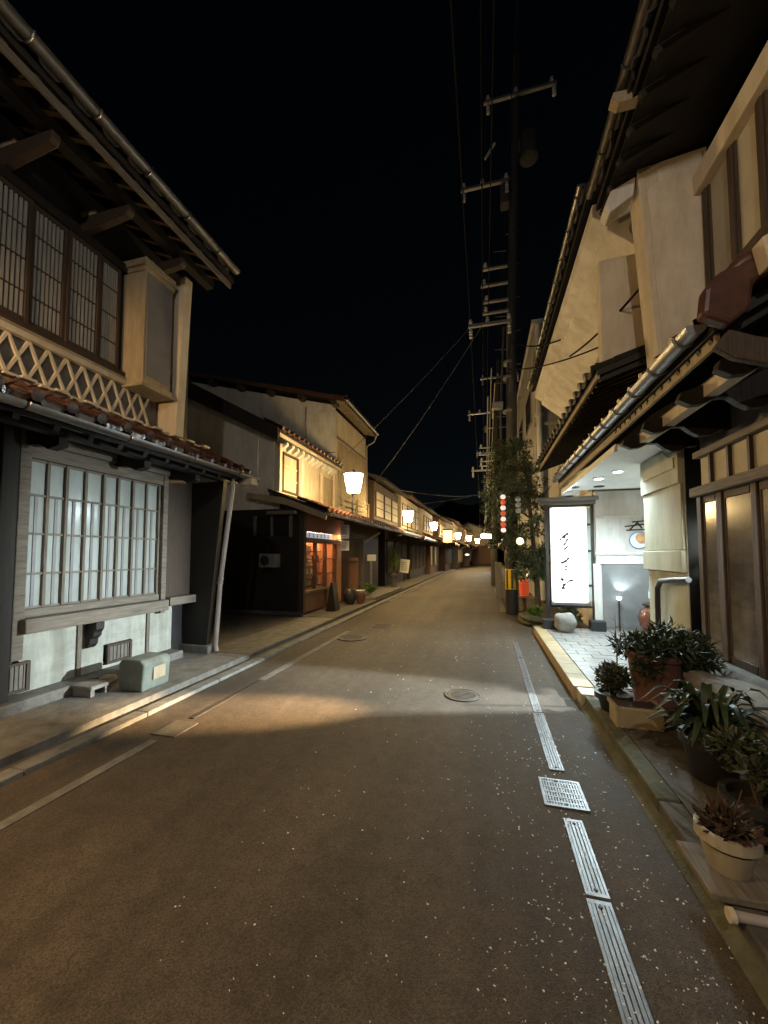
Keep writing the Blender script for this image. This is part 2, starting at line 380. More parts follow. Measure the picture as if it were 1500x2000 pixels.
def gutter(parent, x, z, y0, y1, m, r=0.055, hang=0.9):
    b = MB(); n = 8; vs = []
    for y in (y0, y1):
        for rr in (r, r - 0.008):
            for k in range(n + 1):
                t = math.pi + math.pi * k / n; vs.append((x + rr * math.cos(t), y, z + rr * math.sin(t)))
    k = n + 1; fs = []
    for i in range(n):
        fs += [(i, i+1, 2*k+i+1, 2*k+i), (k+i+1, k+i, 3*k+i, 3*k+i+1)]
    fs += [(0, 2*k, 3*k, k), (n, k+n, 3*k+n, 2*k+n)]
    fs += [tuple(range(0, k)) , tuple(range(2*k, 3*k))]
    b.add(vs, fs)
    g = part('gutter', b, m, parent, True)
    hb = meshof(MB().tube([(x + (r+.006) * math.cos(math.pi + math.pi*j/8), 0, z + (r+.006) * math.sin(math.pi + math.pi*j/8)) for j in range(9)], 0.008, 6), 'gutter_hanger', m)
    y = y0 + 0.15
    while y < y1:
        piece('gutter_hanger', hb, g, (0, y, 0)); y += hang
    return g

# ================================================================== GROUND
struct('ground', MB().add([(-300,-300,-.03),(300,-300,-.03),(300,600,-.03),(-300,600,-.03)], [(0,1,2,3)]), 'earth')
rb = MB(); NX, NY = 24, 90
for j in range(NY + 1):
    for i in range(NX + 1):
        x = -3.08 + (0.93 + 3.08) * i / NX; y = -8 + 90 * j / NY
        rb.v.append((x, y, -0.012 * abs((x + 1.07) / 2.0) ** 2 + 0.004 * math.sin(1.7 * y + x) * math.sin(0.9 * x)))
for j in range(NY):
    for i in range(NX):
        a = j * (NX + 1) + i; rb.f.append((a, a + 1, a + NX + 2, a + NX + 1))
struct('road', rb, 'asphalt', True)
struct('apron', bx(-12, -3.36, -8, 5.0, -.05, .045), 'concrete')
struct('yard', bx(-12, -3.36, 5.0, 8.36, -.05, .03), 'concrete_dark')
struct('yard_strip', bx(-4.15, -3.37, 5.02, 8.34, .0, .045), 'concrete')
struct('side_path', bx(-12, -3.36, 8.36, 82, -.05, .05), 'concrete_dark')
struct('gutter_channel', bx(-3.36, -3.22, -8, 82, -.10, -.02), 'concrete_dark')
y = -2.0; k = 0
ks = thing('kerb', 'pale concrete kerb edging along the left side of the street', 'kerb', (-3.15, 3, 0))
while y < 40:
    part('kerb_stone', bx(-3.22, -3.08, y + .004, y + .996, -.06, .022 + rnd.uniform(0, .006)), 'kerb_stone', ks, bevel=.008); y += 1.0
# left slit drain, its lids
for i, (a, b_) in enumerate([(-1.0, 0.4), (0.4, 1.55), (1.55, 2.62)]):
    part('slit_drain', bx(-2.66, -2.58, a + .004, b_ - .004, -.03, -.001), 'concrete', ks)
part('slit_drain', bx(-2.66, -2.61, 3.05, 4.15, -.03, -.002), 'iron', ks)
part('slit_drain', bx(-2.67, -2.58, 4.16, 7.2, -.03, -.0015), 'concrete', ks)
tag(part('concrete_slab', bx(-2.74, -2.50, 2.70, 2.98, -.02, .000), 'concrete_dark', None, bevel=.006), 'square pale concrete drain lid in the road near the left kerb', 'drain lid')
struct('road_edge_line', bx(-3.06, -2.95, 12.0, 60, -.02, .004), 'kerb_stone')
# right side channel drain
def drain_cover(y0, y1, x, w, label):
    t = thing('drain_cover', label, 'drain cover', (x, (y0 + y1) / 2, 0), 'channel drain covers along the right of the road')
    b = MB().box(x - w/2, x - w/2 + .012, y0, y1, -.03, .000).box(x + w/2 - .012, x + w/2, y0, y1, -.03, .000).box(x - w/2 + .012, x + w/2 - .012, y0, y0 + .02, -.03, -.0006).box(x - w/2 + .012, x + w/2 - .012, y1 - .02, y1, -.03, -.0006)
    part('frame', b, 'drain_metal', t)
    n = 4; sp = (w - .024) / n
    for i in range(n):
        cx = x - w/2 + .012 + sp * (i + .5)
        part('bar', bx(cx - sp * .36, cx + sp * .36, y0 + .0205, y1 - .0205, -.02, -.001), 'drain_metal', t)
    part('channel_floor', bx(x - w/2 + .003, x + w/2 - .003, y0 + .003, y1 - .003, -.05, -.028), 'void', t)
    for yy in (y0 + .035, y1 - .035):
        part('bolt', MB().lathe([(.010, 0), (.010, .006), (.006, .009)], (x, yy, -.006), 8), 'iron', t)
segs = [(1.12, 1.93, 'second slotted metal drain cover from the square grate, alongside the cream pot'),
        (1.95, 2.46, 'short slotted metal drain cover between the grate and the cover by the cream pot'),
        (2.98, 3.98, 'slotted metal drain cover next to the grate, alongside the beige planter'),
        (4.0, 5.0, 'slotted drain cover level with the corner of the tiled porch'),
        (5.02, 6.02, 'narrow drain cover alongside the middle of the tiled porch'),
        (6.04, 7.04, 'narrow drain cover alongside the far end of the tiled porch')]
for i, (a, b_, l) in enumerate(segs):
    drain_cover(a, b_, 0.455 + i * .004, 0.098 if a < 4 else 0.075, l)
for a, l in zip((10.6, 11.7, 12.8, 13.9, 15.0, 16.1, 17.2), ('first', 'second', 'third', 'fourth', 'fifth', 'sixth', 'seventh')):
    drain_cover(a, a + 1.07, 0.43, 0.14, l + ' pale drain cover beyond the striped utility pole')
t = thing('drain_grate', 'square pale metal grate set in the channel drain line', 'grate', (.45, 2.71, 0))
x0, x1, y0, y1 = .325, .575, 2.56, 2.86
part('frame', MB().box(x0, x0+.018, y0, y1, -.03, .001).box(x1-.018, x1, y0, y1, -.03, .001).box(x0+.018, x1-.018, y0, y0+.018, -.03, .0004).box(x0+.018, x1-.018, y1-.018, y1, -.03, .0004), 'drain_metal', t)
for i in range(13):
    xx = x0 + .018 + (x1 - x0 - .036) * (i + .5) / 13
    part('bar', bx(xx - .0048, xx + .0048, y0 + .018, y1 - .018, -.02, -.001), 'drain_metal', t)
for i in range(5):
    yy = y0 + .02 + (y1 - y0 - .04) * (i + .5) / 5
    part('cross_bar', bx(x0 + .018, x1 - .018, yy - .006, yy + .006, -.015, .000), 'drain_metal', t)
part('pit', bx(x0+.003, x1-.003, y0+.003, y1-.003, -.06, -.034), 'void', t)
for xx, yy in ((.45, y0 + .03), (.43, y1 - .03)):
    part('bolt', MB().lathe([(.011, 0), (.011, .006), (.007, .008)], (xx, yy, -.004), 8), 'iron', t)
def manhole(x, y, r, m, label):
    t = thing('manhole_cover', label, 'manhole', (x, y, 0))
    part('lid', MB().lathe([(r * .86, -.02), (r * .86, .008), (r * .80, .012), (r*.3, .012)], (x, y, 0), 28), m, t)
    b = MB(); n = 32; vs = []
    for rr, zz in ((r * .89, -.02), (r * .89, .010), (r, .010), (r, -.02)):
        for k in range(n): vs.append((x + rr * math.cos(2*math.pi*k/n), y + rr * math.sin(2*math.pi*k/n), zz))
    fs = []
    for i in range(3):
        for k in range(n): fs.append((i*n+k, i*n+(k+1)%n, (i+1)*n+(k+1)%n, (i+1)*n+k))
    part('ring', b.add(vs, fs), 'iron', t)
    for i in range(-3, 4):
        w = math.sqrt(max(0, (r*.7)**2 - (i * r * .2)**2))
        part('rib', bx(x - w, x + w, y + i*r*.2 - .008, y + i*r*.2 + .008, .010, .0155), m, t)
manhole(-.25, 4.26, .19, 'iron', 'round iron manhole cover in the middle of the pale lit road')
manhole(-2.35, 6.65, .27, 'concrete_dark', 'round pale manhole cover in the road before the dark yard')
manhole(-2.1, 7.9, .24, 'concrete_dark', 'round pale manhole cover in the road beside the boarded shop')
# fallen petals
pb = MB()
def petal(x, y, s, z=0.008):
    a = rnd.uniform(0, 6.28); n = 5; vs = [(x, y, z + .004)]
    for k in range(n):
        q = a + 2*math.pi*k/n; rr = s * (1.0 if k % 2 else .7)
        vs.append((x + rr * math.cos(q), y + rr * .75 * math.sin(q), z + rnd.uniform(0, .006)))
    pb.add(vs, [(0, 1 + k, 1 + (k + 1) % n) for k in range(n)])
for i in range(950):
    y = rnd.uniform(1.2, 1.2 + 3.2 * rnd.random() ** .8); c = rnd.random()
    x = rnd.gauss(.45, .30) if c < .84 else rnd.uniform(-1.3, .8)
    if x > .90 or x < -2.4: continue
    petal(x, y, rnd.choice([.004, .005, .006, .007, .010]) * min(1, .25 + y / 4.2), .012 if abs(x - .455) < .06 else .008)
for i in range(90): petal(rnd.uniform(-2.2, .8), rnd.uniform(4, 9), rnd.uniform(.006, .011))
for i in range(25): petal(rnd.uniform(.95, 1.5), rnd.uniform(1.6, 4.3), rnd.uniform(.006, .010), .112)
fp = part('fallen_petals', pb, 'petal', None, fix=False); fp['kind'] = 'stuff'; fp['label'] = 'tiny white petals scattered over the dark road'; fp['category'] = 'petals'
# right raised strip and kerb
struct('plant_strip', bx(1.06, 2.08, -3, 4.50, -.05, .10), 'concrete_dark')
kr = thing('kerb', 'low dark mossy kerb under the potted plants on the right', 'kerb', (1.0, 2, 0))
y = -1.0
while y < 4.4:
    e = min(y + .9, 4.50); part('kerb_stone', bx(.935, 1.055, y + .003, e - .003, -.05, .095 + rnd.uniform(0, .012)), 'mossy_concrete' if y > 2.5 else 'concrete_dark', kr, bevel=.01); y += .9
struct('moss_edge', MB().prism([(.885, -1, -.01), (.934, -1, -.01), (.934, -1, .04), (.915, -1, .012)], (0, 5.45, 0)), 'mossy_concrete')
struct('right_path', bx(.93, 6, 8.10, 82, -.05, .05), 'concrete_dark')

# ================================================================== LEFT: lattice-window townhouse
A = thing('townhouse', 'dark two-storey townhouse with frosted lattice window and cream diamond-patterned plaster band', 'house', (-4.4, 2.0, 0))
part('wall', MB().box(-11, -4.46, -4, 4.90, .0, 5.75), 'black_plaster', A)
gp = MB().prism([(-11, 4.66, 5.75), (-4.46, 4.66, 5.75), (-7.7, 4.66, 7.3)], (0, .2, 0)); part('gable', gp, 'white_plaster', A)
part('plinth', bx(-4.46, -4.16, 2.2, 4.62, .04, .15), 'concrete', A, bevel=.015)
part('plinth', bx(-4.46, -4.20, -3, 2.19, .04, .13), 'concrete', A, bevel=.015)
bwl = MB().box(-4.46, -4.40, 2.76, 3.62, .151, .76).box(-4.46, -4.40, 3.99, 4.64, .151, .76).box(-4.46, -4.40, 3.62, 3.99, .151, .19).box(-4.46, -4.40, 3.62, 3.99, .43, .76)
part('base_wall', bwl, 'old_plaster', A)
for yy in (3.30, 4.20): part('pilaster', bx(-4.40, -4.375, yy, yy + .05, .152, .74), 'grey_wood_v', A, bevel=.005)
for (ya, yb, za, zb) in ((2.56, 2.84, .17, .46), (3.64, 3.97, .195, .425)):
    v = part('vent', MB().box(-4.39, -4.355, ya, ya + .035, za, zb).box(-4.39, -4.355, yb - .035, yb, za, zb).box(-4.39, -4.356, ya + .035, yb - .035, za, za + .03).box(-4.39, -4.356, ya + .035, yb - .035, zb - .03, zb), 'dark_wood', A, bevel=.004)
    part('vent_panel', bx(-4.40, -4.378, ya + .03, yb - .03, za + .025, zb - .025), 'concrete', v)
    n = 6
    for i in range(n):
        yy = ya + .045 + (yb - ya - .09) * i / (n - 1); part('slat', bx(-4.377, -4.368, yy - .006, yy + .006, za + .03, zb - .03), 'grey_wood_v', v)
cb = [( -4.375, .74), (-4.22, .74), (-4.22, .66), (-4.25, .63), (-4.26, .58), (-4.30, .55), (-4.31, .49), (-4.345, .45), (-4.375, .44)]
part('corbel', MB().prism([(x, 3.38, z) for x, z in cb], (0, .10, 0)), 'black_wood', A, bevel=.006)
# bay window
part('sill', bx(-4.46, -4.20, 2.68, 4.38, .745, .885), 'grey_wood', A, bevel=.01)
part('sill', bx(-4.46, -4.22, 4.42, 4.93, .79, .905), 'grey_wood', A, bevel=.01)
wf = part('window_frame', MB().box(-4.46, -4.28, 2.62, 2.72, .50, 2.72).box(-4.46, -4.30, 4.34, 4.42, .70, 2.66).box(-4.46, -4.33, 2.721, 4.339, .886, .965).box(-4.46, -4.31, 2.721, 4.339, 2.46, 2.60).box(-4.46, -4.27, 2.721, 4.50, 2.601, 2.70), 'grey_wood', A, bevel=.008)
cols = [2.74, 2.93, 3.11, 3.32, 3.53, 3.72, 3.92, 4.13, 4.325]; rows = [.975, 1.31, 1.71, 2.10, 2.45]
for i in range(8):
    for j in range(4):
        part('pane', bx(-4.405, -4.395 + rnd.uniform(-.002, .002), cols[i] + .012, cols[i+1] - .012, rows[j] + .008, rows[j+1] - .008), 'frosted_pane', wf)
for i in range(9): part('muntin', bx(-4.41, -4.355 - .008 * (i % 2), cols[i] - .015, cols[i] + .015, .966, 2.459), 'grey_wood_v', wf, bevel=.003)
for j in range(5): part('muntin', bx(-4.41, -4.372, cols[0] - .012, cols[8] + .012, rows[j] - .011, rows[j] + .011), 'grey_wood', wf)
for i in range(8):
    part('inner_bar', bx(-4.394, -4.386, cols[i] + .085, cols[i] + .115, rows[0], rows[3]), 'lead_board', wf)
part('shutter_case', MB().box(-4.46, -4.33, 4.43, 4.90, .906, 2.66), 'dark_wood', A, bevel=.008)
part('wing_wall', MB().prism([(-4.45, 4.91, .16), (-4.02, 4.91, .16), (-3.78, 4.91, 2.60), (-4.45, 4.91, 2.60)], (0, .08, 0)), 'black_wood', A)
part('wing_base', bx(-4.55, -3.95, 4.86, 5.06, .0, .158), 'concrete', A, bevel=.015)
part('door_post', bx(-4.46, -4.25, 2.46, 2.60, .10, 2.75), 'black_wood', A, bevel=.01)
part('door_panel', bx(-4.459, -4.40, 1.2, 2.455, .13, 2.6), 'black_wood', A)
tag(part('water_tap_post', MB().tube([(-4.17, 2.30, .04), (-4.17, 2.30, .62)], .03, 10).tube([(-4.17, 2.30, .52), (-4.09, 2.30, .52), (-4.08, 2.30, .48)], .014, 8), 'white_paint', None, True), 'slim pale post standing by the dark doorway of the townhouse', 'post')
# downpipe
t = part('downpipe', MB().tube([(-3.60, 4.86, 2.62), (-3.64, 4.93, 2.5), (-3.86, 4.985, 1.1), (-3.92, 4.985, .15), (-3.88, 4.96, .06)], .035, 10), 'pipe_paint', A, True)
for z, x in ((1.12, -3.857), (1.06, -3.866)): part('pipe_clamp', MB().lathe([(.046, 0), (.046, .035)], (x, 4.984, z), 12), 'galvanised', t)
part('pipe_bracket', bx(-4.1, -3.88, 4.993, 5.01, 1.09, 1.11), 'black_metal', t)
# lower roof
lr = roof(A, 'lower_roof', 1, -3.55, 2.735, -4.46, 3.16, 0.2, 5.38, 'glazed_tile', rows=4, y_tiles=(.3, 5.16))
rafters(lr, 1, -3.58, 2.72, -4.46, 3.13, .35, 5.3, .30, 'black_wood', .05, .06, .12)
part('fascia', bx(-3.60, -3.565, .2, 5.36, 2.62, 2.70), 'black_wood', A)
part('eave_beam', bx(-3.95, -3.83, .2, 5.3, 2.62, 2.75), 'black_wood', A)
for yy in (1.6, 2.66, 3.6, 4.42): part('eave_arm', MB().prism([(-4.46, yy, 2.78), (-3.86, yy, 2.61), (-3.86, yy, 2.53), (-4.0, yy, 2.50), (-4.1, yy, 2.55), (-4.46, yy, 2.58)], (0, .09, 0)), 'black_wood', A)
gutter(A, -3.50, 2.70, .2, 5.34, 'gutter_metal', .055)
tag(part('lamp_box', bx(-3.62, -3.40, 5.05, 5.20, 2.56, 2.66), 'cream_plaster', None, bevel=.01), 'small pale box fixed under the lower eave at the townhouse corner', 'box')
fl = MB()
for i in range(30):
    yy = .9 + i * .15
    if yy > 5.0: break
    part('flashing_tile', bx(-4.40, -4.20 + rnd.uniform(-.02, .02), yy, yy + .13, 3.145 + (i % 2) * .02, 3.175 + (i % 2) * .022), 'cream_plaster', lr, bevel=.008)
# diamond band
band = part('plaster_band', bx(-4.46, -4.40, .6, 4.26, 3.18, 3.66), 'grey_tile', A)
part('band_trim', bx(-4.44, -4.33, .6, 4.27, 3.625, 3.69), 'cream_plaster', band, bevel=.012)
part('band_trim', bx(-4.45, -4.36, .6, 4.27, 3.692, 3.735), 'beige_board', band, bevel=.008)
part('band_trim', bx(-4.44, -4.33, .6, 4.27, 3.175, 3.235), 'cream_plaster', band, bevel=.012)
p = .178; yy = 1.10
rib1 = meshof(MB().beam((0, 0, 0), (0, p, .385), .026, .028, (1, 0, 0)), 'plaster_rib', 'cream_plaster', True)
rib2 = meshof(MB().beam((0, 0, .385), (0, p, 0), .026, .028, (1, 0, 0)), 'plaster_rib', 'cream_plaster', True)
while yy < 4.10:
    piece('plaster_rib', rib1, band, (-4.386, yy, 3.2385)); piece('plaster_rib', rib2, band, (-4.382, yy, 3.2385)); yy += p
# upper windows: sashes with fine vertical bars
ub = [1.60, 1.97, 2.34, 2.70, 3.05, 3.42, 3.69]
part('upper_sill', bx(-4.46, -4.37, .6, 3.74, 3.736, 3.80), 'dark_wood_h', A, bevel=.006)
part('upper_lintel', bx(-4.46, -4.38, .6, 4.3, 5.10, 5.20), 'black_wood', A, bevel=.006)
for i in range(len(ub) - 1):
    a, b_ = ub[i], ub[i+1]; dx = -.015 if i % 2 else 0
    s = part('window_sash', MB().box(-4.45+dx, -4.40+dx, a, a + .035, 3.80, 5.10).box(-4.45+dx, -4.40+dx, b_ - .035, b_, 3.80, 5.10).box(-4.45+dx, -4.402+dx, a + .035, b_ - .035, 3.80, 3.86).box(-4.45+dx, -4.402+dx, a + .035, b_ - .035, 5.05, 5.10), 'dark_wood', A, bevel=.004)
    part('pane', bx(-4.455+dx, -4.445+dx, a + .03, b_ - .03, 3.85, 5.06), 'dark_pane', s)
    lt = MB(); n = 7
    for k in range(n):
        yy = a + .035 + (b_ - a - .07) * (k + .5) / n; part('lattice_bar', bx(-4.435+dx, -4.415+dx, yy - .011, yy + .011, 3.86, 5.05), 'lattice_grey', s)
    for z in (4.12, 4.45, 4.78): part('cross_bar', bx(-4.442+dx, -4.412+dx, a + .034, b_ - .034, z - .009, z + .009), 'dark_wood_h', s)
# shutter box
sb = part('shutter_box', bx(-4.46, -4.11, 3.76, 4.20, 3.70, 5.16), 'beige_board', A, bevel=.008)
part('shutter_face', bx(-4.109, -4.095, 3.79, 4.17, 3.76, 5.08), 'lead_board', sb, bevel=.004)
for z0, z1, d in ((5.10, 5.16, .02), (5.161, 5.205, .045), (5.206, 5.26, .03), (3.64, 3.70, .02), (3.60, 3.639, .04)):
    part('moulding', bx(-4.46, -4.11 + d, 3.76 - d, 4.20 + d * .6, z0, z1), 'beige_board', sb, bevel=.008)
# upper wing wall
part('wing_wall', MB().prism([(-4.46, 4.30, 3.14), (-4.10, 4.30, 3.14), (-4.01, 4.30, 5.40), (-4.46, 4.30, 5.40)], (0, .14, 0)), 'cream_plaster', A, bevel=.008)
# upper eave
ur = roof(A, 'upper_roof', 1, -3.50, 5.53, -7.75, 7.45, -1.0, 4.68, 'roof_tile_grey', rows=2, y_tiles=(.4, 4.64))
rafters(ur, 1, -3.53, 5.52, -4.9, 6.14, .5, 4.6, .235, 'dark_wood', .055, .07, .11)
part('eave_board', bx(-3.55, -3.52, .3, 4.64, 5.36, 5.43), 'grey_wood', ur)
part('roof_back', MB().prism([(-7.75, -1.0, 7.45), (-12, -1.0, 5.5), (-12, -1.0, 5.42), (-7.75, -1.0, 7.37)], (0, 5.76, 0)), 'roof_dark', A)
part('ridge', bx(-7.9, -7.6, -1.0, 4.76, 7.40, 7.65), 'roof_tile_grey', A)
part('purlin', bx(-3.92, -3.80, .3, 4.62, 5.39, 5.52), 'black_wood', ur)
for yy in (.85, 1.65, 2.42, 3.20, 3.98):
    part('beam_end', MB().prism([(-4.46, yy, 5.20), (-3.98, yy, 5.26), (-3.80, yy, 5.28), (-3.77, yy, 5.32), (-3.77, yy, 5.385), (-4.46, yy, 5.385)], (0, .08, 0)), 'dark_wood_h', A, bevel=.01)
    part('beam_block', bx(-4.46, -4.26, yy + .005, yy + .075, 5.387, 5.44), 'beige_board', A)
gutter(A, -3.415, 5.585, .2, 4.62, 'gutter_metal', .06, .55)
for i in range(7):
    d = .3 + i * .27; part('verge_tile', MB().tube([(-3.48 - d * .91 + .12, 4.68, 5.60 + d * .41 - .05), (-3.48 - d * .91 - .14, 4.68, 5.60 + d * .41 + .06)], .05, 8), 'roof_tile_grey', ur, True)
# things on the apron
t = thing('meter_box', 'grey-green rounded concrete box standing on the apron by the plaster wall', 'box', (-3.68, 3.50, .045))
prof = [(-3.83, .045), (-3.52, .045), (-3.51, .20), (-3.50, .33), (-3.55, .375), (-3.80, .375), (-3.845, .33), (-3.85, .2)]
part('body', MB().prism([(x, 3.34, z) for x, z in prof], (0, .36, 0)), 'green_box', t, bevel=.02)
part('plate', bx(-3.509, -3.495, 3.46, 3.62, .15, .28), 'beige_board', t)  # beige patch stands in for a warm light spot on this face
t = thing('step_block', 'low stone block with a dark hollow lying on the apron', 'block', (-4.02, 3.2, .045))
part('top', bx(-4.16, -3.88, 3.08, 3.30, .115, .155), 'stone', t, bevel=.012)
for yy in (3.09, 3.245): part('side', bx(-4.14, -3.90, yy, yy + .045, .045, .114), 'stone', t, bevel=.006)
tag(part('cobble', MB().lathe([(.02, 0), (.075, .02), (.09, .06), (.07, .10), (.02, .12)], (-4.08, 3.42, .05), 10, 1, 1.2), 'stone', None, True), 'round brown stone beside the low hollow block on the apron', 'stone')

# ================================================================== LEFT: boarded shop
B = thing('shop_house', 'black-boarded shop with orange-lit display window and pale gable above', 'shop', (-4.3, 9.5, 0))
part('wall', MB().box(-12, -5.06, 8.46, 12.2, .05, 4.25).box(-5.06, -4.9, 8.46, 12.2, 2.4, 3.0), 'white_plaster', B)
for i in range(18):
    x = -4.32 - i * .21; part('board', bx(x - .205, x, 8.40 + rnd.uniform(-.006, .004), 8.455, .14, 2.62), 'black_wood', B)
part('plinth', bx(-8.2, -4.22, 8.36, 8.46, .0, .138), 'concrete_dark', B)
part('corner_post', bx(-4.315, -4.18, 8.37, 8.50, .10, 2.55), 'dark_wood', B, bevel=.008)
part('gable', MB().prism([(-5.06, 8.44, 2.6), (-5.06, 8.44, 4.32), (-8.6, 8.44, 6.35), (-8.6, 8.44, 2.6)], (0, .02, 0)), 'white_plaster', B)
part('gable', MB().prism([(-8.601, 8.44, 2.6), (-8.601, 8.44, 6.35), (-12, 8.44, 4.4), (-12, 8.44, 2.6)], (0, .02, 0)), 'white_plaster', B)
part('gable_post', bx(-5.60, -5.50, 8.41, 8.44, 2.6, 4.55), 'white_plaster', B)
v = part('vent_window', MB().box(-5.55, -5.48, 8.36, 8.40, 1.95, 2.45).box(-5.08, -5.02, 8.36, 8.40, 1.95, 2.45).box(-4.58, -4.50, 8.36, 8.40, 1.93, 2.45), 'grey_wood_v', B)
for x in (-5.47, -5.01):
    part('louvre_back', bx(x, x + .40, 8.38, 8.398, 1.97, 2.43), 'void', v)
    for k in range(8): part('louvre', bx(x + .005, x + .395, 8.365, 8.379, 2.0 + k * .054, 2.03 + k * .054), 'black_wood', v)
t = thing('air_conditioner', 'small dim grey air conditioner unit on the black boarded wall', 'air conditioner', (-5.0, 8.3, 1.1))
part('case', bx(-5.22, -4.80, 8.10, 8.37, 1.20, 1.52), 'lead_board', t, bevel=.012)
piece('fan_grille', meshof(MB().lathe([(.12, 0), (.12, .01), (.02, .015)], (0, 0, 0), 20), 'fan_grille', 'black_metal'), t, (-5.06, 8.098, 1.36), (R(90), 0, 0))
for x in (-5.15, -4.87): part('bracket', MB().beam((x, 8.12, 1.18), (x, 8.40, 1.18), .03, .03).beam((x, 8.14, 1.16), (x, 8.40, .95), .02, .02), 'black_metal', t)
# shop front, lit from inside
part('header', bx(-4.34, -4.20, 8.50, 11.1, 2.08, 2.56), 'red_wood', B, bevel=.008)
part('header_rail', bx(-4.34, -4.17, 8.51, 11.0, 1.80, 1.92), 'brown_wood', B, bevel=.006)
ts = part('transom_sign', bx(-4.33, -4.30, 8.52, 10.4, 1.925, 2.075), 'transom_sign', B)
for k in range(7):
    yy = 8.62 + k * .24; part('letter', MB().box(-4.30, -4.296, yy, yy + .09, 1.97, 1.985).box(-4.30, -4.296, yy + .03, yy + .045, 1.94, 2.05).box(-4.30, -4.2955, yy + .01, yy + .08, 2.02, 2.032), 'ink', ts)
part('stall_board', bx(-4.34, -4.24, 8.50, 9.75, .10, .56), 'brown_wood', B, bevel=.008)
part('stall_board', bx(-4.34, -4.24, 9.95, 10.55, .10, .56), 'brown_wood', B, bevel=.008)
part('stall_rail', bx(-4.36, -4.19, 8.50, 10.56, .561, .62), 'grey_wood', B, bevel=.006)
w = part('window_frame', MB().box(-4.33, -4.22, 8.50, 8.56, .621, 1.80).box(-4.33, -4.22, 9.16, 9.20, .621, 1.80).box(-4.33, -4.22, 9.80, 9.84, .621, 1.80).box(-4.33, -4.22, 10.48, 10.56, .10, 1.80), 'brown_wood', B, bevel=.005)
for a, b_ in ((8.56, 9.16), (9.20, 9.80), (9.84, 10.48)):
    part('pane', bx(-4.29, -4.284, a, b_, .622, 1.799), 'clear_glass', w)
    for z in (.98, 1.38): part('glazing_bar', bx(-4.30, -4.27, a, b_, z - .012, z + .012), 'brown_wood', w)
part('interior', MB().box(-5.0, -4.98, 8.48, 11.0, .10, 2.55).box(-4.98, -4.36, 8.46, 8.48, .1, 2.55).box(-4.98, -4.36, 11.0, 11.02, .1, 2.55).box(-4.98, -4.36, 8.48, 11.0, .1, .12).box(-4.98, -4.36, 8.48, 11.0, 2.20, 2.22), 'orange_goods', B)
sh = part('shelf', MB().box(-4.97, -4.55, 8.52, 10.4, .96, .98).box(-4.97, -4.60, 8.52, 10.4, 1.28, 1.30).box(-4.97, -4.55, 8.52, 10.4, .64, .66).box(-4.97, -4.65, 8.52, 10.4, 1.58, 1.60), 'dark_wood_h', B)
gm = ['orange_goods', 'white_paint', 'beige_board', 'grey_plaster', 'cream_plaster', 'orange_goods', 'terracotta']
for z in (.66, .98, 1.30, 1.60):
    yy = 8.58
    while yy < 10.3:
        ww = rnd.uniform(.09, .2); hh = rnd.uniform(.10, .22); part('goods', bx(-4.9, -4.66, yy, yy + ww, z, z + hh), rnd.choice(gm), sh, bevel=.01); yy += ww + rnd.uniform(.03, .1)
part('shop_lamp', MB().tube([(-4.5, 8.7, 2.1), (-4.5, 10.8, 2.1)], .02, 8), 'shop_tube', B)
part('door_board', bx(-4.33, -4.22, 10.62, 10.95, .10, 2.07), 'orange_goods', B, bevel=.008)
part('door_lamp', MB().tube([(-4.10, 10.6, 2.03), (-4.10, 10.95, 2.03)], .012, 8), 'shop_tube', B)
part('side_board', bx(-4.34, -4.24, 11.0, 12.1, .08, 2.55), 'dark_wood', B)
# lower roof with barge board
lr = roof(B, 'lower_roof', 1, -3.56, 2.52, -5.06, 3.10, 8.18, 17.0, 'roof_tile_brown', rows=3, y_tiles=(8.2, 16.9))
rafters(lr, 1, -3.6, 2.51, -5.0, 3.05, 8.4, 16.8, .38, 'dark_wood', .05, .06, .1)
part('barge_board', MB().prism([(-3.52, 8.15, 2.30), (-3.52, 8.15, 2.44), (-4.6, 8.15, 2.86), (-5.62, 8.15, 3.02), (-5.66, 8.15, 2.90), (-5.45, 8.15, 2.86), (-4.55, 8.15, 2.68)], (0, .03, 0)), 'beige_board', lr, bevel=.006)
part('wall_plate', bx(-5.1, -4.36, 8.20, 8.38, 2.47, 2.55), 'grey_wood', B)
gutter(B, -3.52, 2.47, 8.3, 16.8, 'gutter_pale', .055)
# upper front
part('upper_wall', bx(-5.06, -4.98, 8.46, 12.2, 3.05, 4.30), 'cream_plaster', B)
for yy in (8.46, 9.62, 11.0, 12.05): part('pilaster', bx(-4.98, -4.90, yy, yy + .12, 3.08, 4.28), 'cream_plaster' if yy != 9.62 else 'white_plaster', B, bevel=.008)
w = part('upper_window', MB().box(-4.98, -4.92, 8.66, 8.71, 3.10, 4.12).box(-4.98, -4.92, 9.42, 9.50, 3.10, 4.12).box(-4.98, -4.921, 8.711, 9.419, 4.06, 4.12).box(-4.98, -4.921, 8.711, 9.419, 3.10, 3.15), 'dark_wood', B)
part('pane', bx(-4.975, -4.96, 8.71, 9.08, 3.15, 4.06), 'paper_pane', w); part('pane', bx(-4.972, -4.957, 9.081, 9.42, 3.15, 4.06), 'cream_plaster', w)
for z in (3.45, 3.78): part('glazing_bar', bx(-4.957, -4.93, 8.711, 9.419, z - .018, z + .018), 'cream_plaster', w)
part('upper_panel', bx(-4.98, -4.955, 10.95, 12.0, 3.1, 4.0), 'beige_board', B)
uro = roof(B, 'upper_roof', 1, -4.72, 4.50, -8.6, 6.62, 8.1, 12.25, 'roof_tile_brown', rows=2, y_tiles=(8.12, 12.2))
part('roof_back', MB().prism([(-8.6, 8.1, 6.62), (-12.3, 8.1, 4.6), (-12.3, 8.1, 4.5), (-8.6, 8.1, 6.52)], (0, 4.15, 0)), 'roof_dark', B)
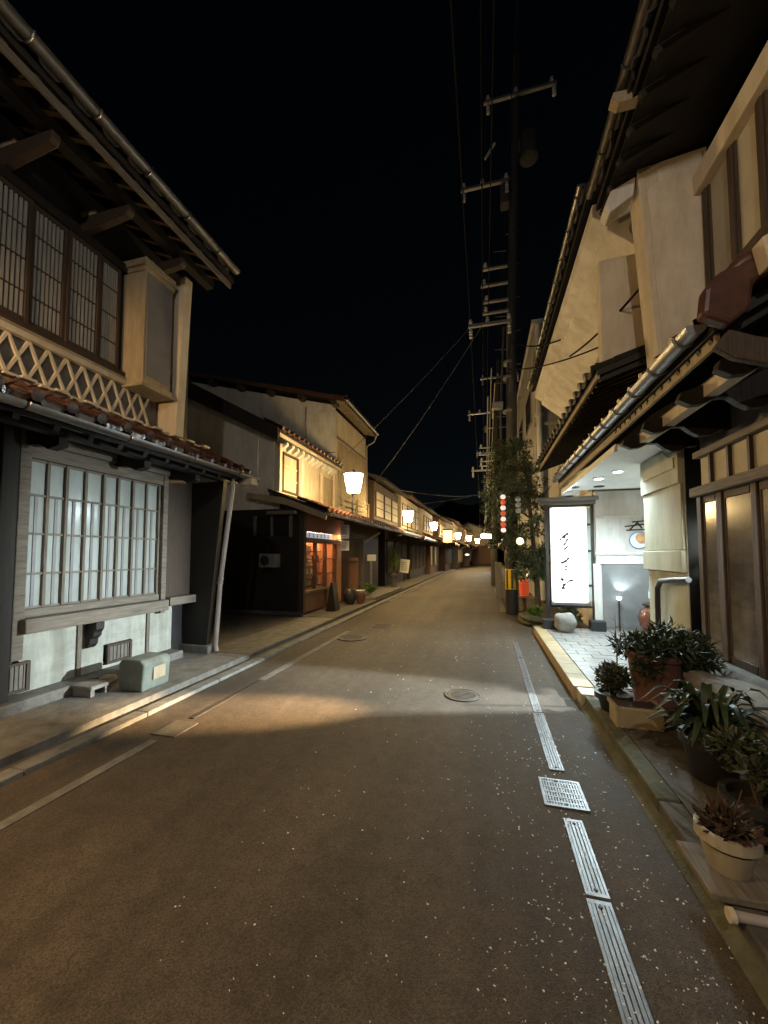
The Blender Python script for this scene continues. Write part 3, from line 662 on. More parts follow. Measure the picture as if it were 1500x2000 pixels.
part('verge_board', MB().prism([(-4.74, 8.06, 4.22), (-4.74, 8.06, 4.54), (-8.6, 8.06, 6.66), (-8.6, 8.06, 6.16)], (0, .05, 0)), 'roof_dark', uro)
part('eave_board', bx(-4.78, -4.72, 8.12, 12.2, 4.36, 4.43), 'cream_plaster', uro)
for k in range(12): part('bracket', MB().prism([(-4.98, 8.6 + k * .3, 4.14), (-4.80, 8.6 + k * .3, 4.26), (-4.80, 8.6 + k * .3, 4.34), (-4.98, 8.6 + k * .3, 4.34)], (0, .11, 0)), 'white_plaster', B, bevel=.006)

# ================================================================== LEFT: tall pale house
Cc = thing('tall_house', 'tall pale plastered house with dark stub purlins under its gable roof', 'house', (-5.0, 14, 0))
part('wall', bx(-13, -5.0, 12.32, 15.7, .05, 6.55), 'white_plaster', Cc)
part('gable', MB().prism([(-5.0, 12.30, 6.5), (-5.0, 12.30, 6.72), (-11.4, 12.30, 8.35), (-13, 12.30, 8.0), (-13, 12.30, 6.5)], (0, .02, 0)), 'white_plaster', Cc)
part('front_wall', bx(-5.0, -4.96, 12.32, 15.7, 3.2, 6.5), 'cream_plaster', Cc)
part('front_ledge', bx(-4.96, -4.90, 12.32, 15.6, 5.55, 5.60), 'grey_wood', Cc)
ur = roof(Cc, 'roof', 1, -4.55, 6.82, -11.6, 8.66, 12.0, 15.95, 'roof_tile_brown', rows=2, y_tiles=(12.02, 15.9))
part('roof_back', MB().prism([(-11.6, 12.0, 8.66), (-14, 12.0, 8.0), (-14, 12.0, 7.9), (-11.6, 12.0, 8.56)], (0, 3.95, 0)), 'roof_dark', Cc)
rafters(ur, 1, -4.58, 6.80, -5.1, 6.94, 12.1, 15.9, .22, 'beige_board', .06, .07, .12)
part('verge', MB().prism([(-4.55, 11.97, 6.70), (-4.55, 11.97, 6.86), (-11.6, 11.97, 8.70), (-11.6, 11.97, 8.56)], (0, .03, 0)), 'roof_tile_brown', ur)
for k in range(6):
    x = -4.95 - k * 1.25; part('purlin_end', bx(x - .09, x + .09, 11.98, 12.31, 6.60 + (-4.95 - x + .1) * .26 , 6.76 + (-4.95 - x + .1) * .26), 'dark_wood', Cc)
gutter(Cc, -4.49, 6.76, 12.0, 15.95, 'gutter_pale', .055)
v = part('gable_window', bx(-6.9, -6.35, 12.26, 12.30, 4.55, 5.05), 'black_metal', Cc); part('pane', bx(-6.86, -6.39, 12.25, 12.26, 4.59, 5.01), 'dark_pane', v)
part('conduit', MB().tube([(-6.1, 12.27, 4.4), (-6.1, 12.27, 6.75)], .03, 8), 'pipe_paint', Cc, True)
part('conduit', MB().tube([(-6.1, 12.28, 5.05), (-5.0, 12.28, 5.05)], .012, 6), 'black_metal', Cc)
part('downpipe', MB().tube([(-4.50, 15.85, 6.7), (-4.6, 15.80, 6.4), (-4.93, 15.75, 6.2), (-4.93, 15.75, 3.2)], .035, 8), 'pipe_paint', Cc, True)
for k, z in enumerate((3.02, 3.22, 3.42)): part('balcony_board', bx(-4.80, -4.76, 12.4, 15.4, z, z + .14), 'beige_board', Cc, bevel=.006)
for yy in (12.4, 13.9, 15.3): part('balcony_post', bx(-4.759, -4.70, yy, yy + .08, 2.95, 3.62), 'beige_board', Cc)
for k in range(14):
    part('weather_board', bx(-4.955, -4.935, 12.45 + k * .225, 12.655 + k * .225, 3.65, 5.5), 'beige_board', Cc)
part('lower_front', bx(-4.55, -4.45, 12.32, 15.9, .05, 2.6), 'dark_wood', Cc)
for k in range(10): part('lattice_slat', bx(-4.45, -4.42, 12.5 + k * .11, 12.55 + k * .11, .4, 2.2), 'grey_wood_v', Cc)
part('porch_post', bx(-4.12, -4.02, 12.5, 12.6, .05, 2.2), 'grey_wood_v', Cc)
part('porch_brace', MB().beam((-4.07, 12.6, 1.9), (-3.75, 13.6, 2.3), .05, .05), 'galvanised', Cc)
for k in range(3): part('meter', bx(-4.45, -4.38, 11.95 + k * 0, 12.2, 1.5 + k * .22, 1.62 + k * .22), 'white_paint', Cc)

# ================================================================== street lamps
def lamp(x, y, z, label, sc=1.0, base=2.5):
    t = thing('street_lamp', label, 'street lamp', (x, y, base), 'tapered white street lamps along the left eaves')
    prof = [(.10, -.02), (.145, 0), (.158, .06), (.20, .26), (.222, .40), (.222, .43), (.20, .445)]
    part('shade', MB().lathe([(r * sc, h * sc) for r, h in prof], (x, y, z), 24), 'lamp_shade', t, True)
    part('cap', MB().lathe([(.26 * sc, .446 * sc), (.26 * sc, .455 * sc), (.16 * sc, .49 * sc), (.04 * sc, .51 * sc), (.02 * sc, .57 * sc)], (x, y, z), 20), 'black_metal', t, True)  # cap widened past the shade to cut light going upward
    part('post', MB().tube([(x - .03, y, base), (x - .03, y, z - .03)], .022 * sc, 8), 'black_metal', t, True)
    part('collar', MB().lathe([(.05 * sc, -.05), (.09 * sc, -.035), (.09 * sc, -.022)], (x, y, z), 16), 'black_metal', t, True)
LAMPS = [(-3.14, 8.95, 3.04, 'tapered white street lamp glowing beside the boarded shop and tall pale house', 1.0),
         (-3.22, 16.3, 2.93, 'tapered white street lamp glowing before the low house with a flared eave', 1.0),
         (-3.02, 23.4, 3.0, 'tapered white street lamp glowing against a yellow-lit plaster gable', 1.0),
         (-2.35, 35.0, 2.95, 'small tapered street lamp just past the yellow box lantern down the street', 1.1),
         (-1.65, 41.5, 2.95, 'small tapered street lamp second past the yellow box lantern', 1.1),
         (-.95, 50.0, 2.95, 'farthest small street lamp where the street closes', 1.2)]
for x, y, z, l, s in LAMPS: lamp(x, y, z, l, s, 2.52 if y < 17 else 2.45)
t = thing('added_eave_lamp', 'added unseen amber bulb under a flat enamel shade on the townhouse eave, behind the viewer', 'lamp', (-3.7, -.4, 2.8))  # lamp and flat shade added to light road and walls from behind
part('shade', MB().lathe([(.30, 0), (.30, .01), (.20, .035), (.05, .06), (.03, .12)], (-3.66, -.35, 3.44), 24), 'black_metal', t, True)
part('bulb', MB().lathe([(.01, -.04), (.035, -.02), (.04, .01), (.02, .03)], (-3.66, -.35, 3.40), 12), 'added_amber_bulb', t, True)
part('arm', MB().tube([(-3.66, -.35, 3.55), (-3.66, -.35, 3.62), (-4.46, -.35, 3.62)], .014, 8), 'black_metal', t, True)
light('added_amber_light', 'POINT', (-3.66, -.35, 3.355), 125, (1.0, 0.62, 0.27), t, None, .05)
t = thing('added_pole_light', 'added street light on the utility pole behind the viewer, out of the picture', 'street lamp', (.72, -3.0, 5.0))  # lamp added behind the view to lighten gables and wing wall
part('arm', MB().tube([(.76, -2.95, 5.0), (.55, -2.75, 5.25), (.35, -2.6, 5.25)], .025, 8), 'galvanised', t, True)
part('head', MB().box(.20, .50, -2.75, -2.45, 5.20, 5.28), 'galvanised', t, bevel=.02)
part('lens', MB().lathe([(.02, -.04), (.08, -.02), (.09, 0)], (.35, -2.6, 5.20), 14), 'added_amber_bulb', t, True)
light('added_pole_bulb', 'POINT', (.35, -2.6, 5.08), 85, (1.0, 0.92, 0.80), t, None, .08)
t = thing('box_lantern', 'tall yellow-lit box lantern on a facade down the street', 'lantern', (-2.75, 29.6, 2.4))
part('body', bx(-3.08, -2.45, 29.4, 29.9, 2.45, 3.35), 'warm_box', t, bevel=.03)
part('frame', MB().box(-3.11, -3.08, 29.37, 29.40, 2.4, 3.42).box(-2.45, -2.42, 29.37, 29.40, 2.4, 3.42).box(-3.12, -2.41, 29.36, 29.92, 3.36, 3.46).box(-3.12, -2.41, 29.36, 29.92, 2.38, 2.44), 'dark_wood', t)
# things before the shop
def pot(t, x, y, z, r, h, m, rim=.02, flare=1.25, n=20):
    part('pot', MB().lathe([(r * .72, 0), (r * .78, .01), (r * flare * .8, h * .75), (r * flare * .82, h - .05), (r * flare * .82 + rim, h - .045), (r * flare * .82 + rim, h), (r * flare * .82 - .012, h), (r * flare * .8 - .03, h - .045)], (x, y, z), n), m, t, True)
    part('soil', MB().lathe([(r * flare * .78, h - .06), (r * flare * .76, h - .035), (.01, h - .028)], (x, y, z), n), 'soil', t)
def leaves(b, c, rad, n, size, rng, flat=.6, hollow=.35, elong=1.0, zc=0.0):
    for i in range(n):
        while True:
            p = Vector((rng.uniform(-1, 1), rng.uniform(-1, 1), rng.uniform(-1, 1)))
            if hollow < p.length < 1: break
        pos = Vector(c) + Vector((p.x * rad[0], p.y * rad[1], p.z * rad[2]))
        d = (p.normalized() + Vector((rng.uniform(-.8, .8), rng.uniform(-.8, .8), rng.uniform(-.5, .7)))).normalized()
        u = d.cross(Vector((rng.uniform(-1, 1), rng.uniform(-1, 1), 1))).normalized(); s = size * rng.uniform(.6, 1.3)
        w = d.cross(u)
        a = pos - d * s * .5 * elong; e = pos + d * s * .5 * elong + w * s * -.12
        b.add([a, pos + u * s * flat * .5 + w * s * .06, e, pos - u * s * flat * .5 + w * s * .06], [(0, 1, 2), (0, 2, 3)])
t = thing('potted_plant', 'dark round jar with a white bowl and red pot before the shop door', 'potted plant', (-3.72, 10.9, .05))
part('jar', MB().lathe([(.10, 0), (.17, .12), (.20, .28), (.15, .42), (.12, .46), (.10, .46)], (-3.85, 10.7, .05), 16), 'black_pot', t, True)
part('pot', MB().lathe([(.09, 0), (.16, .22), (.17, .30), (.14, .30)], (-3.62, 11.0, .05), 16), 'terracotta', t, True)
part('bowl', MB().lathe([(.05, 0), (.13, .06), (.14, .09), (.10, .09)], (-3.62, 11.0, .35), 16), 'white_paint', t, True)
t = thing('hanging_sign', 'white two-part vertical sign board hung under the shop eave', 'sign', (-3.95, 10.5, 1.6))
part('upper_board', bx(-4.08, -3.82, 10.48, 10.52, 1.96, 2.36), 'white_paint', t); part('lower_board', bx(-4.08, -3.82, 10.48, 10.52, 1.62, 1.90), 'white_paint', t)
for k in range(6): part('writing', MB().beam((-4.02, 10.475, 2.30 - k * .055), (-3.90 + rnd.uniform(-.03, .03), 10.475, 2.295 - k * .055 + rnd.uniform(-.012, .012)), .006, .014), 'ink' if k % 2 else 'grey_plaster', t)
for k in range(3): part('writing', MB().beam((-4.02, 10.475, 1.84 - k * .07), (-3.9, 10.475, 1.84 - k * .07), .006, .012), 'grey_plaster', t)
part('hook', MB().tube([(-3.95, 10.5, 1.63), (-3.95, 10.5, 2.5)], .012, 6), 'black_metal', t)
part('bracket', MB().tube([(-4.24, 10.5, 1.93), (-3.6, 10.5, 1.95), (-3.5, 10.9, 2.05)], .012, 6), 'black_metal', t)
t = thing('plank_sign', 'upright weathered plank leaning beside the shop door', 'plank', (-4.0, 11.5, .1))
part('plank', bx(-4.18, -3.86, 11.45, 11.50, .22, 1.40), 'brown_wood', t, bevel=.01); part('top_rail', bx(-4.20, -3.84, 11.43, 11.449, 1.24, 1.31), 'dark_wood_h', t)
part('base', bx(-4.2, -3.7, 11.3, 11.6, .04, .22), 'beige_planter', t, bevel=.01)
tag(part('sandwich_stand', MB().prism([(-3.98, 9.25, .06), (-3.72, 9.25, .06), (-3.83, 9.3, .78), (-3.88, 9.3, .78)], (0, .3, 0)), 'black_wood', None), 'dark narrow A-shaped stand before the display window', 'stand')
t = thing('mail_box', 'small white letter box on a grey pole past the shop', 'letter box', (-3.9, 13.0, .05))
part('pole', MB().tube([(-3.9, 13.0, .05), (-3.9, 13.0, 1.5)], .04, 8), 'galvanised', t, True); part('box', bx(-4.02, -3.74, 12.9, 13.1, 1.28, 1.5), 'white_paint', t, bevel=.012)
def shrub(name, label, cat, x, y, z, rad, n, size, m, potm=None, potr=.14, poth=.25, group=None, stems=5, elong=1.2, seed=1):
    rg = random.Random(seed); t = thing(name, label, cat, (x, y, z), group)
    h0 = poth if potm else 0
    if potm: pot(t, x, y, z, potr, poth, potm)
    sb_ = MB()
    for k in range(stems):
        a = rg.uniform(0, 6.28); sb_.tube([(x, y, z + h0 - .05), (x + math.cos(a) * rad[0] * .3, y + math.sin(a) * rad[1] * .3, z + h0 + rad[2] * .6), (x + math.cos(a) * rad[0] * .6, y + math.sin(a) * rad[1] * .6, z + h0 + rad[2] * 1.3)], [.012, .008, .004], 5)
    part('stem', sb_, 'bark', t)
    b = MB()
    for k in range(max(3, n // 70)):   # clumps
        while True:
            p = Vector((rg.uniform(-1, 1), rg.uniform(-1, 1), rg.uniform(-1, 1)))
            if p.length < 1: break
        c = (x + p.x * rad[0] * .65, y + p.y * rad[1] * .65, z + h0 + rad[2] + p.z * rad[2] * .65)
        leaves(b, c, (rad[0] * .42, rad[1] * .42, rad[2] * .42), 70, size, rg, .55, .1, elong)
    part('foliage', b, m, t, fix=False)
    return t
shrub('garden_plant', 'yellow-green leafy plant by the pale step past the shop', 'plant', -3.75, 12.3, .05, (.22, .3, .28), 280, .09, 'leaf_bright', seed=3)
t = shrub('cone_shrub', 'bright green cone-shaped bush on a thin stem before the dark lattice house', 'bush', -4.3, 18.2, .5, (.12, .12, .1), 70, .06, 'leaf_bright', seed=4)
b = MB(); rg = random.Random(5)
for k in range(14):
    h = k / 13; leaves(b, (-4.3, 18.2, 1.0 + h * .75), (.34 * (1 - h * .8), .34 * (1 - h * .8), .1), 60, .08, rg, .4, .2)
part('crown', b, 'leaf_bright', t, fix=False); part('trunk', MB().tube([(-4.3, 18.2, .05), (-4.3, 18.2, 1.6)], .03, 6), 'bark', t)
t = thing('board_sign', 'small white tilted notice board before the dark low house', 'sign', (-4.2, 20.0, .05))
part('board', MB().beam((-4.2, 20.0, .55), (-4.1, 20.0, 1.25), .5, .03, (0, 1, 0)), 'white_paint', t); part('leg', MB().tube([(-4.2, 20.05, .05), (-4.15, 20.05, 1.0)], .025, 6), 'black_metal', t)
for k in range(5): part('writing', bx(-4.32, -4.02, 19.972, 19.98, .68 + k * .1, .71 + k * .1), 'grey_plaster', t)
tag(part('stone_pillar', MB().lathe([(.13, 0), (.13, .35), (.10, .37), (.10, .48), (.15, .52), (.15, .6)], (-3.9, 16.4, .05), 10), 'concrete', None), 'short pale stone pillar on the pavement near the cone bush', 'pillar')
struct('pale_step', bx(-4.4, -3.4, 11.9, 15.8, .05, .14), 'concrete', bevel=.01)

# ================================================================== far houses, both sides
def house(label, s, xw, y0, y1, zl, zu, wm, um, rm, depth=7, eave=.9, cat='house', lit=False, slats=True, win=None, ridge=1.5, name='wooden_house'):
    """s=+1: street at +x. xw: facade plane; zl, zu: lower and upper eave heights"""
    t = thing(name, label, cat, (xw, (y0 + y1) / 2, 0))
    xb = xw - s * depth
    part('wall', bx(xb, xw - s * .02, y0 + .02, y1 - .02, .03, zl + .3), wm, t)
    part('upper_wall', bx(xb, xw - s * .55, y0 + .02, y1 - .02, zl + .3, zu + .05), um, t)
    wave_roof(t, 'lower_roof', s, xw + s * eave, zl, xw - s * .6, zl + .55, y0 - .05, y1 + .05, rm)
    xr = xw - s * depth * .55; zr = zu + ridge
    wave_roof(t, 'upper_roof', s, xw + s * .15, zu - .02, xr, zr, y0 - .35, y1 + .35, rm)
    wave_roof(t, 'roof_back', -s, xb - s * .5, zu - .02, xr, zr, y0 - .35, y1 + .35, rm)
    for yy in (y0 + .02, y1 - .05):
        part('gable', MB().prism([(xw - s * .55, yy, zu + .051), (xr, yy, zr - .1), (xb, yy, zu + .051)], (0, .03, 0)), um, t)
    n = max(2, int((y1 - y0) / 1.3)); st = (y1 - y0 - .3) / n
    for k in range(n):
        a = y0 + .15 + k * st
        w = part('window', bx(xw - s * .02, xw + s * .02, a + .1, a + st - .1, .6, zl - .35), 'dark_wood', t)
        part('pane', bx(xw + s * .021, xw + s * .03, a + .16, a + st - .16, .68, zl - .43), 'warm_window' if (lit and k % 2 == 0) else 'dark_pane', w)
        if slats:
            for q in range(6):
                yy = a + .16 + (st - .32) * (q + .5) / 6; part('slat', bx(xw + s * .031, xw + s * .05, yy - .025, yy + .025, .66, zl - .41), 'grey_wood_v', w)
        u = part('window', bx(xw - s * .55, xw - s * .51, a + .12, a + st - .12, zl + .75, zu - .35), 'dark_wood', t)
        part('pane', bx(xw - s * .509, xw - s * .50, a + .18, a + st - .18, zl + .81, zu - .41), 'paper_pane', u)
        for q in (1, 2): part('glazing_bar', bx(xw - s * .499, xw - s * .485, a + .18, a + st - .18, zl + .8 + (zu - zl - 1.2) * q / 3 - .02, zl + .8 + (zu - zl - 1.2) * q / 3 + .02), 'dark_wood', u)
    part('eave_beam', bx(xw + s * (eave - .12), xw + s * (eave - .04), y0, y1, zl - .14, zl - .06), 'dark_wood', t)
    for k in range(n + 1):
        a = y0 + .1 + k * (y1 - y0 - .3) / n; part('eave_bracket', MB().beam((xw, a, zl - .45), (xw + s * (eave - .08), a, zl - .1), .07, .09), 'dark_wood', t)
    return t
house('dark slatted wooden house just past the tall pale house', 1, -4.45, 17.1, 22.2, 2.55, 4.9, 'black_wood', 'dark_wood', 'roof_tile_grey')
house('wooden house with cream upper wall by the third street lamp', 1, -4.3, 22.4, 28.6, 2.5, 5.0, 'dark_wood', 'cream_plaster', 'roof_tile_brown')
house('narrow plastered house carrying the yellow box lantern', 1, -4.0, 28.9, 34.2, 2.6, 4.9, 'brown_wood', 'cream_plaster', 'roof_tile_grey', lit=True)
house('low dark wooden house beyond the box lantern', 1, -3.45, 34.5, 40.8, 2.5, 4.7, 'dark_wood', 'brown_wood', 'roof_tile_grey')
house('cream-walled house near the far end of the street', 1, -2.75, 41.1, 48.5, 2.5, 4.9, 'dark_wood', 'cream_plaster', 'roof_tile_brown', lit=True)
house('last wooden house on the left where the street bends', 1, -1.9, 48.8, 57, 2.5, 4.7, 'dark_wood', 'beige_board', 'roof_tile_grey')
house('cream house closing the view at the bend of the street', 1, 1.3, 60, 70, 2.6, 4.9, 'brown_wood', 'cream_plaster', 'roof_tile_grey', lit=True)
house('narrow brown shop house beyond the concrete building on the right', -1, 2.0, 24.2, 30, 2.5, 5.0, 'brown_wood', 'brown_wood', 'roof_tile_grey')
house('dim wooden house on the right past the narrow brown shop house', -1, 2.1, 30.3, 38, 2.5, 4.8, 'dark_wood', 'cream_plaster', 'roof_tile_grey')
house('last low house on the right before the bend', -1, 2.3, 38.3, 50, 2.5, 4.7, 'dark_wood', 'beige_board', 'roof_tile_brown', lit=True)
t = thing('tube_sign', 'long white fluorescent shop light hanging over the far right side', 'light', (.35, 36, 2.9))
part('diffuser', bx(-.35, .95, 36.0, 36.12, 3.02, 3.32), 'tube_cool', t, bevel=.04); part('housing', bx(-.38, .98, 36.0, 36.14, 3.33, 3.42), 'white_paint', t)
part('hanger', MB().tube([(.3, 36.06, 3.42), (.3, 36.06, 4.0), (1.9, 36.06, 4.0)], .02, 6), 'black_metal', t)
for x, y, z, l in ((.6, 44, 2.2, 'small warm globe lamp low beside the far right eave'), (-2.0, 44.5, 1.4, 'small warm globe lamp low by the far left wall')):
    tt = thing('globe_lamp', l, 'lamp', (x, y, z)); part('globe', MB().lathe([(.03, 0), (.2, .05), (.26, .1), (.2, .15), (.03, .2)], (x, y, z), 12), 'warm_globe', tt, True)
    part('arm', MB().tube([(x, y, z + .2), (x, y, z + .4), (x + (1.9 if x > 0 else -1), y, z + .4)], .02, 6), 'black_metal', tt)
hb = MB(); n = 60
hv = []
for i in range(n + 1):
    x = -160 + 320 * i / n; h = 16 + 9 * math.sin(i * .21 + 1) + 5 * math.sin(i * .53) + 2.2 * math.sin(i * 1.7) - (8 if 30 < i < 38 else 0)
    hv += [(x, 150, -1), (x, 170 + 6 * math.sin(i), h), (x, 230, -1)]
hf = []
for i in range(n): hf += [(3*i, 3*i+3, 3*i+4, 3*i+1), (3*i+1, 3*i+4, 3*i+5, 3*i+2)]
struct('hill', hb.add(hv, hf), 'hill_green', True)
t = thing('big_tree', 'dark round tree looming behind the tall pale house roof', 'tree', (-13, 24, 0))
part('trunk', MB().tube([(-13, 24, 0), (-13.1, 24.1, 5), (-12.8, 24, 10)], [.4, .32, .15], 8), 'bark', t, True)
for k in range(6):
    a = k * 1.05; part('limb', MB().tube([(-13, 24, 5.5), (-13 + 2 * math.cos(a), 24 + 2 * math.sin(a), 8 + k * .3), (-13 + 3.4 * math.cos(a), 24 + 3.4 * math.sin(a), 10)], [.18, .1, .04], 6), 'bark', t)
b = MB(); rg = random.Random(11)
for k in range(60):
    a = rg.uniform(0, 6.28); rr = rg.uniform(0, 3.8); leaves(b, (-13 + rr * math.cos(a), 24 + rr * math.sin(a), rg.uniform(7.5, 13.0 - rr * .6)), (1.1, 1.1, .8), 60, .35, rg)
part('crown', b, 'leaf_dark', t, fix=False)

# ================================================================== RIGHT: near house with sliding windows
D = thing('corner_house', 'near house with curtained wooden sliding windows, cream wing wall and deep dark eaves', 'house', (2.1, 2.5, 0))
part('wall', MB().box(2.13, 9, -4, 4.50, .05, 2.75).box(2.13, 9, -4, 4.66, 2.75, 5.30), 'grey_plaster', D)
part('plinth', MB().prism([(1.90, -3, .10), (2.13, -3, .10), (2.13, -3, .55), (2.00, -3, .55), (1.93, -3, .45)], (0, 7.49, 0)), 'concrete', D, bevel=.02)
for ya, yb in ((4.40, 4.495), (4.06, 4.17), (3.60, 3.69), (2.95, 3.06), (2.3, 2.41)): part('post', bx(2.045, 2.13, ya + .01, yb - .005, .55, 2.07), 'dark_wood', D, bevel=.008)
part('rail', bx(1.99, 2.13, 1.2, 4.495, 2.071, 2.16), 'grey_wood', D, bevel=.008)
part('rail', bx(2.03, 2.13, 1.2, 4.495, 2.46, 2.52), 'grey_wood', D, bevel=.006)
for a, b_ in ((4.17, 4.40), (3.69, 4.06), (3.06, 3.60), (2.41, 2.95)):
    w = part('window', MB().box(2.06, 2.10, a + .0, a + .018, .551, 2.07).box(2.06, 2.10, b_ - .018, b_, .551, 2.07).box(2.055, 2.099, a + .018, b_ - .018, 2.0, 2.07).box(2.055, 2.099, a + .018, b_ - .018, .551, .62), 'dark_wood', D, bevel=.003)
    part('pane', bx(2.066, 2.076, a + .016, b_ - .016, .61, 2.01), 'curtain_pane', w)
for a, b_ in ((4.28, 4.47), (4.0, 4.25), (3.72, 3.97), (3.40, 3.69), (3.0, 3.37)):
    w = part('transom', MB().box(2.06, 2.13, a - .03, a, 2.161, 2.459), 'dark_wood', D); part('pane', bx(2.09, 2.10, a, b_, 2.165, 2.455), 'paper_pane' if a > 3.3 else 'dark_pane', w)
part('upper_plaster', bx(2.10, 2.13, 1.2, 4.49, 2.521, 3.2), 'grey_plaster', D)
# carved arms, purlin
for i, yy in enumerate((4.52, 3.98, 3.30, 2.80)):
    pr = [(2.10, 2.90), (1.44, 2.72), (1.42, 2.66), (1.50, 2.615), (1.58, 2.62), (1.66, 2.66), (1.74, 2.655), (1.80, 2.60), (1.86, 2.56), (1.94, 2.56), (2.02, 2.60), (2.10, 2.60)]
    part('eave_arm', MB().prism([(x, yy, z) for x, z in pr], (0, .07, 0)), 'black_wood', D, bevel=.005)
part('purlin', bx(1.58, 1.67, 2.78, 4.75, 2.665, 2.77), 'cream_plaster', D)
lr = roof(D, 'lower_roof', -1, 1.36, 2.92, 2.13, 3.36, 2.70, 7.86, 'roof_tile_brown', rows=3, y_tiles=(2.78, 7.8))
rafters(lr, -1, 1.38, 2.92, 2.12, 3.34, 2.78, 4.70, .14, 'black_wood', .035, .045, .10)
gutter(D, 1.29, 2.93, 2.74, 7.84, 'gutter_pale', .06, .42)
part('fascia', bx(1.385, 1.41, 2.74, 7.84, 2.78, 2.86), 'beige_board', D)
# verge facing the viewer: rounded glazed verge tiles, barge board
vt = part('verge', MB().prism([(1.26, 2.60, 2.92), (1.28, 2.60, 3.08), (1.36, 2.60, 3.17), (1.50, 2.60, 3.20), (2.13, 2.60, 3.52), (2.13, 2.60, 3.40), (1.52, 2.60, 3.07), (1.50, 2.60, 2.92), (1.40, 2.60, 2.84)], (0, .10, 0)), 'roof_tile_brown', lr, bevel=.025)
for k in range(4):
    part('verge_roll', MB().tube([(1.40 + k * .22, 2.66, 3.165 + k * .112), (1.47 + k * .22, 2.66, 3.20 + k * .112), (1.63 + k * .22, 2.66, 3.28 + k * .112)], [.012, .055, .055], 12), 'roof_tile_brown', vt, True)
part('barge_board', MB().prism([(1.34, 2.66, 2.74), (1.44, 2.66, 2.66), (1.55, 2.66, 2.62), (1.75, 2.66, 2.56), (2.13, 2.66, 2.53), (2.13, 2.66, 2.63), (1.78, 2.66, 2.70), (1.55, 2.66, 2.78), (1.42, 2.66, 2.84)], (0, .05, 0)), 'dark_wood', D, bevel=.01)
part('plaster_box', MB().prism([(1.535, 2.50, 3.09), (1.505, 2.50, 3.26), (2.1, 2.50, 3.52), (2.1, 2.50, 3.34)], (0, .10, 0)), 'cream_plaster', vt, bevel=.01)
# upper storey
part('upper_lintel', bx(1.99, 2.13, .8, 4.18, 4.96, 5.16), 'cream_plaster', D, bevel=.01)
part('upper_sill', bx(2.0, 2.13, .8, 4.18, 3.80, 3.92), 'dark_wood_h', D, bevel=.008)
for ya in (4.13, 3.74, 3.38, 3.0, 2.6): part('upper_post', bx(2.045, 2.13, ya - .03, ya + .03, 3.92, 4.96), 'dark_wood', D, bevel=.006)
for a, b_ in ((3.77, 4.10), (3.41, 3.71), (3.03, 3.35), (2.63, 2.97)):
    w = part('upper_window', MB().box(2.06, 2.10, a, a + .025, 3.92, 4.96).box(2.06, 2.10, b_ - .025, b_, 3.92, 4.96), 'dark_wood', D); part('pane', bx(2.08, 2.09, a + .025, b_ - .025, 3.92, 4.96), 'paper_pane', w)
ww = part('wing_wall', MB().prism([(1.66, 4.20, 3.22), (1.53, 4.20, 5.38), (2.13, 4.20, 5.46), (2.13, 4.20, 3.22)], (0, .26, 0)), 'cream_plaster', D, bevel=.012)
part('wing_moulding', MB().prism([(1.70, 4.185, 3.3), (1.605, 4.185, 5.10), (1.635, 4.185, 5.16), (1.70, 4.185, 5.19), (1.70, 4.185, 5.32), (1.80, 4.185, 5.35), (1.97, 4.185, 5.40), (2.08, 4.185, 5.41), (2.08, 4.185, 3.3)], (0, .014, 0)), 'cream_plaster', ww, bevel=.005)
part('corbel', MB().prism([(1.53, 4.22, 5.36), (1.30, 4.22, 5.24), (1.24, 4.22, 5.10), (1.28, 4.22, 5.0), (1.50, 4.22, 5.14)], (0, .2, 0)), 'white_plaster', ww, bevel=.012)
ur = roof(D, 'upper_roof', -1, 1.26, 5.44, 5.6, 7.3, -2, 4.62, 'roof_tile_grey', rows=1, y_tiles=(2.0, 4.6))
part('soffit', MB().prism([(1.30, -2, 5.32), (2.13, -2, 5.50), (2.13, -2, 5.52), (1.30, -2, 5.34)], (0, 6.6, 0)), 'black_wood', D)
rafters(ur, -1, 1.28, 5.44, 2.13, 5.80, .6, 4.6, .28, 'black_wood', .05, .06, .19)
gutter(D, 1.19, 5.52, -1, 4.55, 'iron', .05, .7)
part('roof_back', MB().prism([(5.6, -2, 7.3), (9.6, -2, 5.5), (9.6, -2, 5.42), (5.6, -2, 7.22)], (0, 6.62, 0)), 'roof_dark', D)
part('side_gable', MB().prism([(2.13, 4.63, 5.3), (9, 4.63, 5.3), (5.6, 4.63, 7.2)], (0, .03, 0)), 'grey_plaster', D)
part('beam_end', MB().prism([(1.10, 3.50, 5.42), (1.16, 3.50, 5.37), (1.32, 3.50, 5.37), (1.32, 3.50, 5.46), (1.12, 3.50, 5.47)], (0, .09, 0)), 'beige_board', ur)

# ================================================================== RIGHT: restaurant with porch
Rr = thing('restaurant', 'cream plastered restaurant with white-lit porch soffit and coved upper eave', 'restaurant', (2.0, 7.0, 0))
part('pier', bx(2.05, 2.40, 4.72, 5.72, .12, 2.70), 'green_plaster', Rr)
for z0, z1, d in ((2.27, 2.70, .05), (1.55, 2.265, .03), (1.31, 1.545, .05)): part('pier_band', bx(2.05 - d, 2.05, 4.74 - d * .1, 5.70 + d, z0, z1), 'green_plaster', Rr, bevel=.008)
part('pier_cap', MB().prism([(1.985, 4.80, 2.44), (1.985, 5.62, 2.44), (1.985, 5.62, 2.62), (1.985, 5.45, 2.67), (1.985, 5.25, 2.69), (1.985, 5.05, 2.67), (1.985, 4.9, 2.58), (1.985, 4.8, 2.56)], (.014, 0, 0)), 'green_plaster', Rr)
part('drain_pipe', MB().tube([(2.02, 4.64, 1.24), (1.98, 4.9, 1.22), (1.98, 5.20, 1.19), (1.98, 5.29, 1.10), (1.98, 5.30, .9), (1.98, 5.30, .12)], .03, 10), 'black_metal', Rr, True)
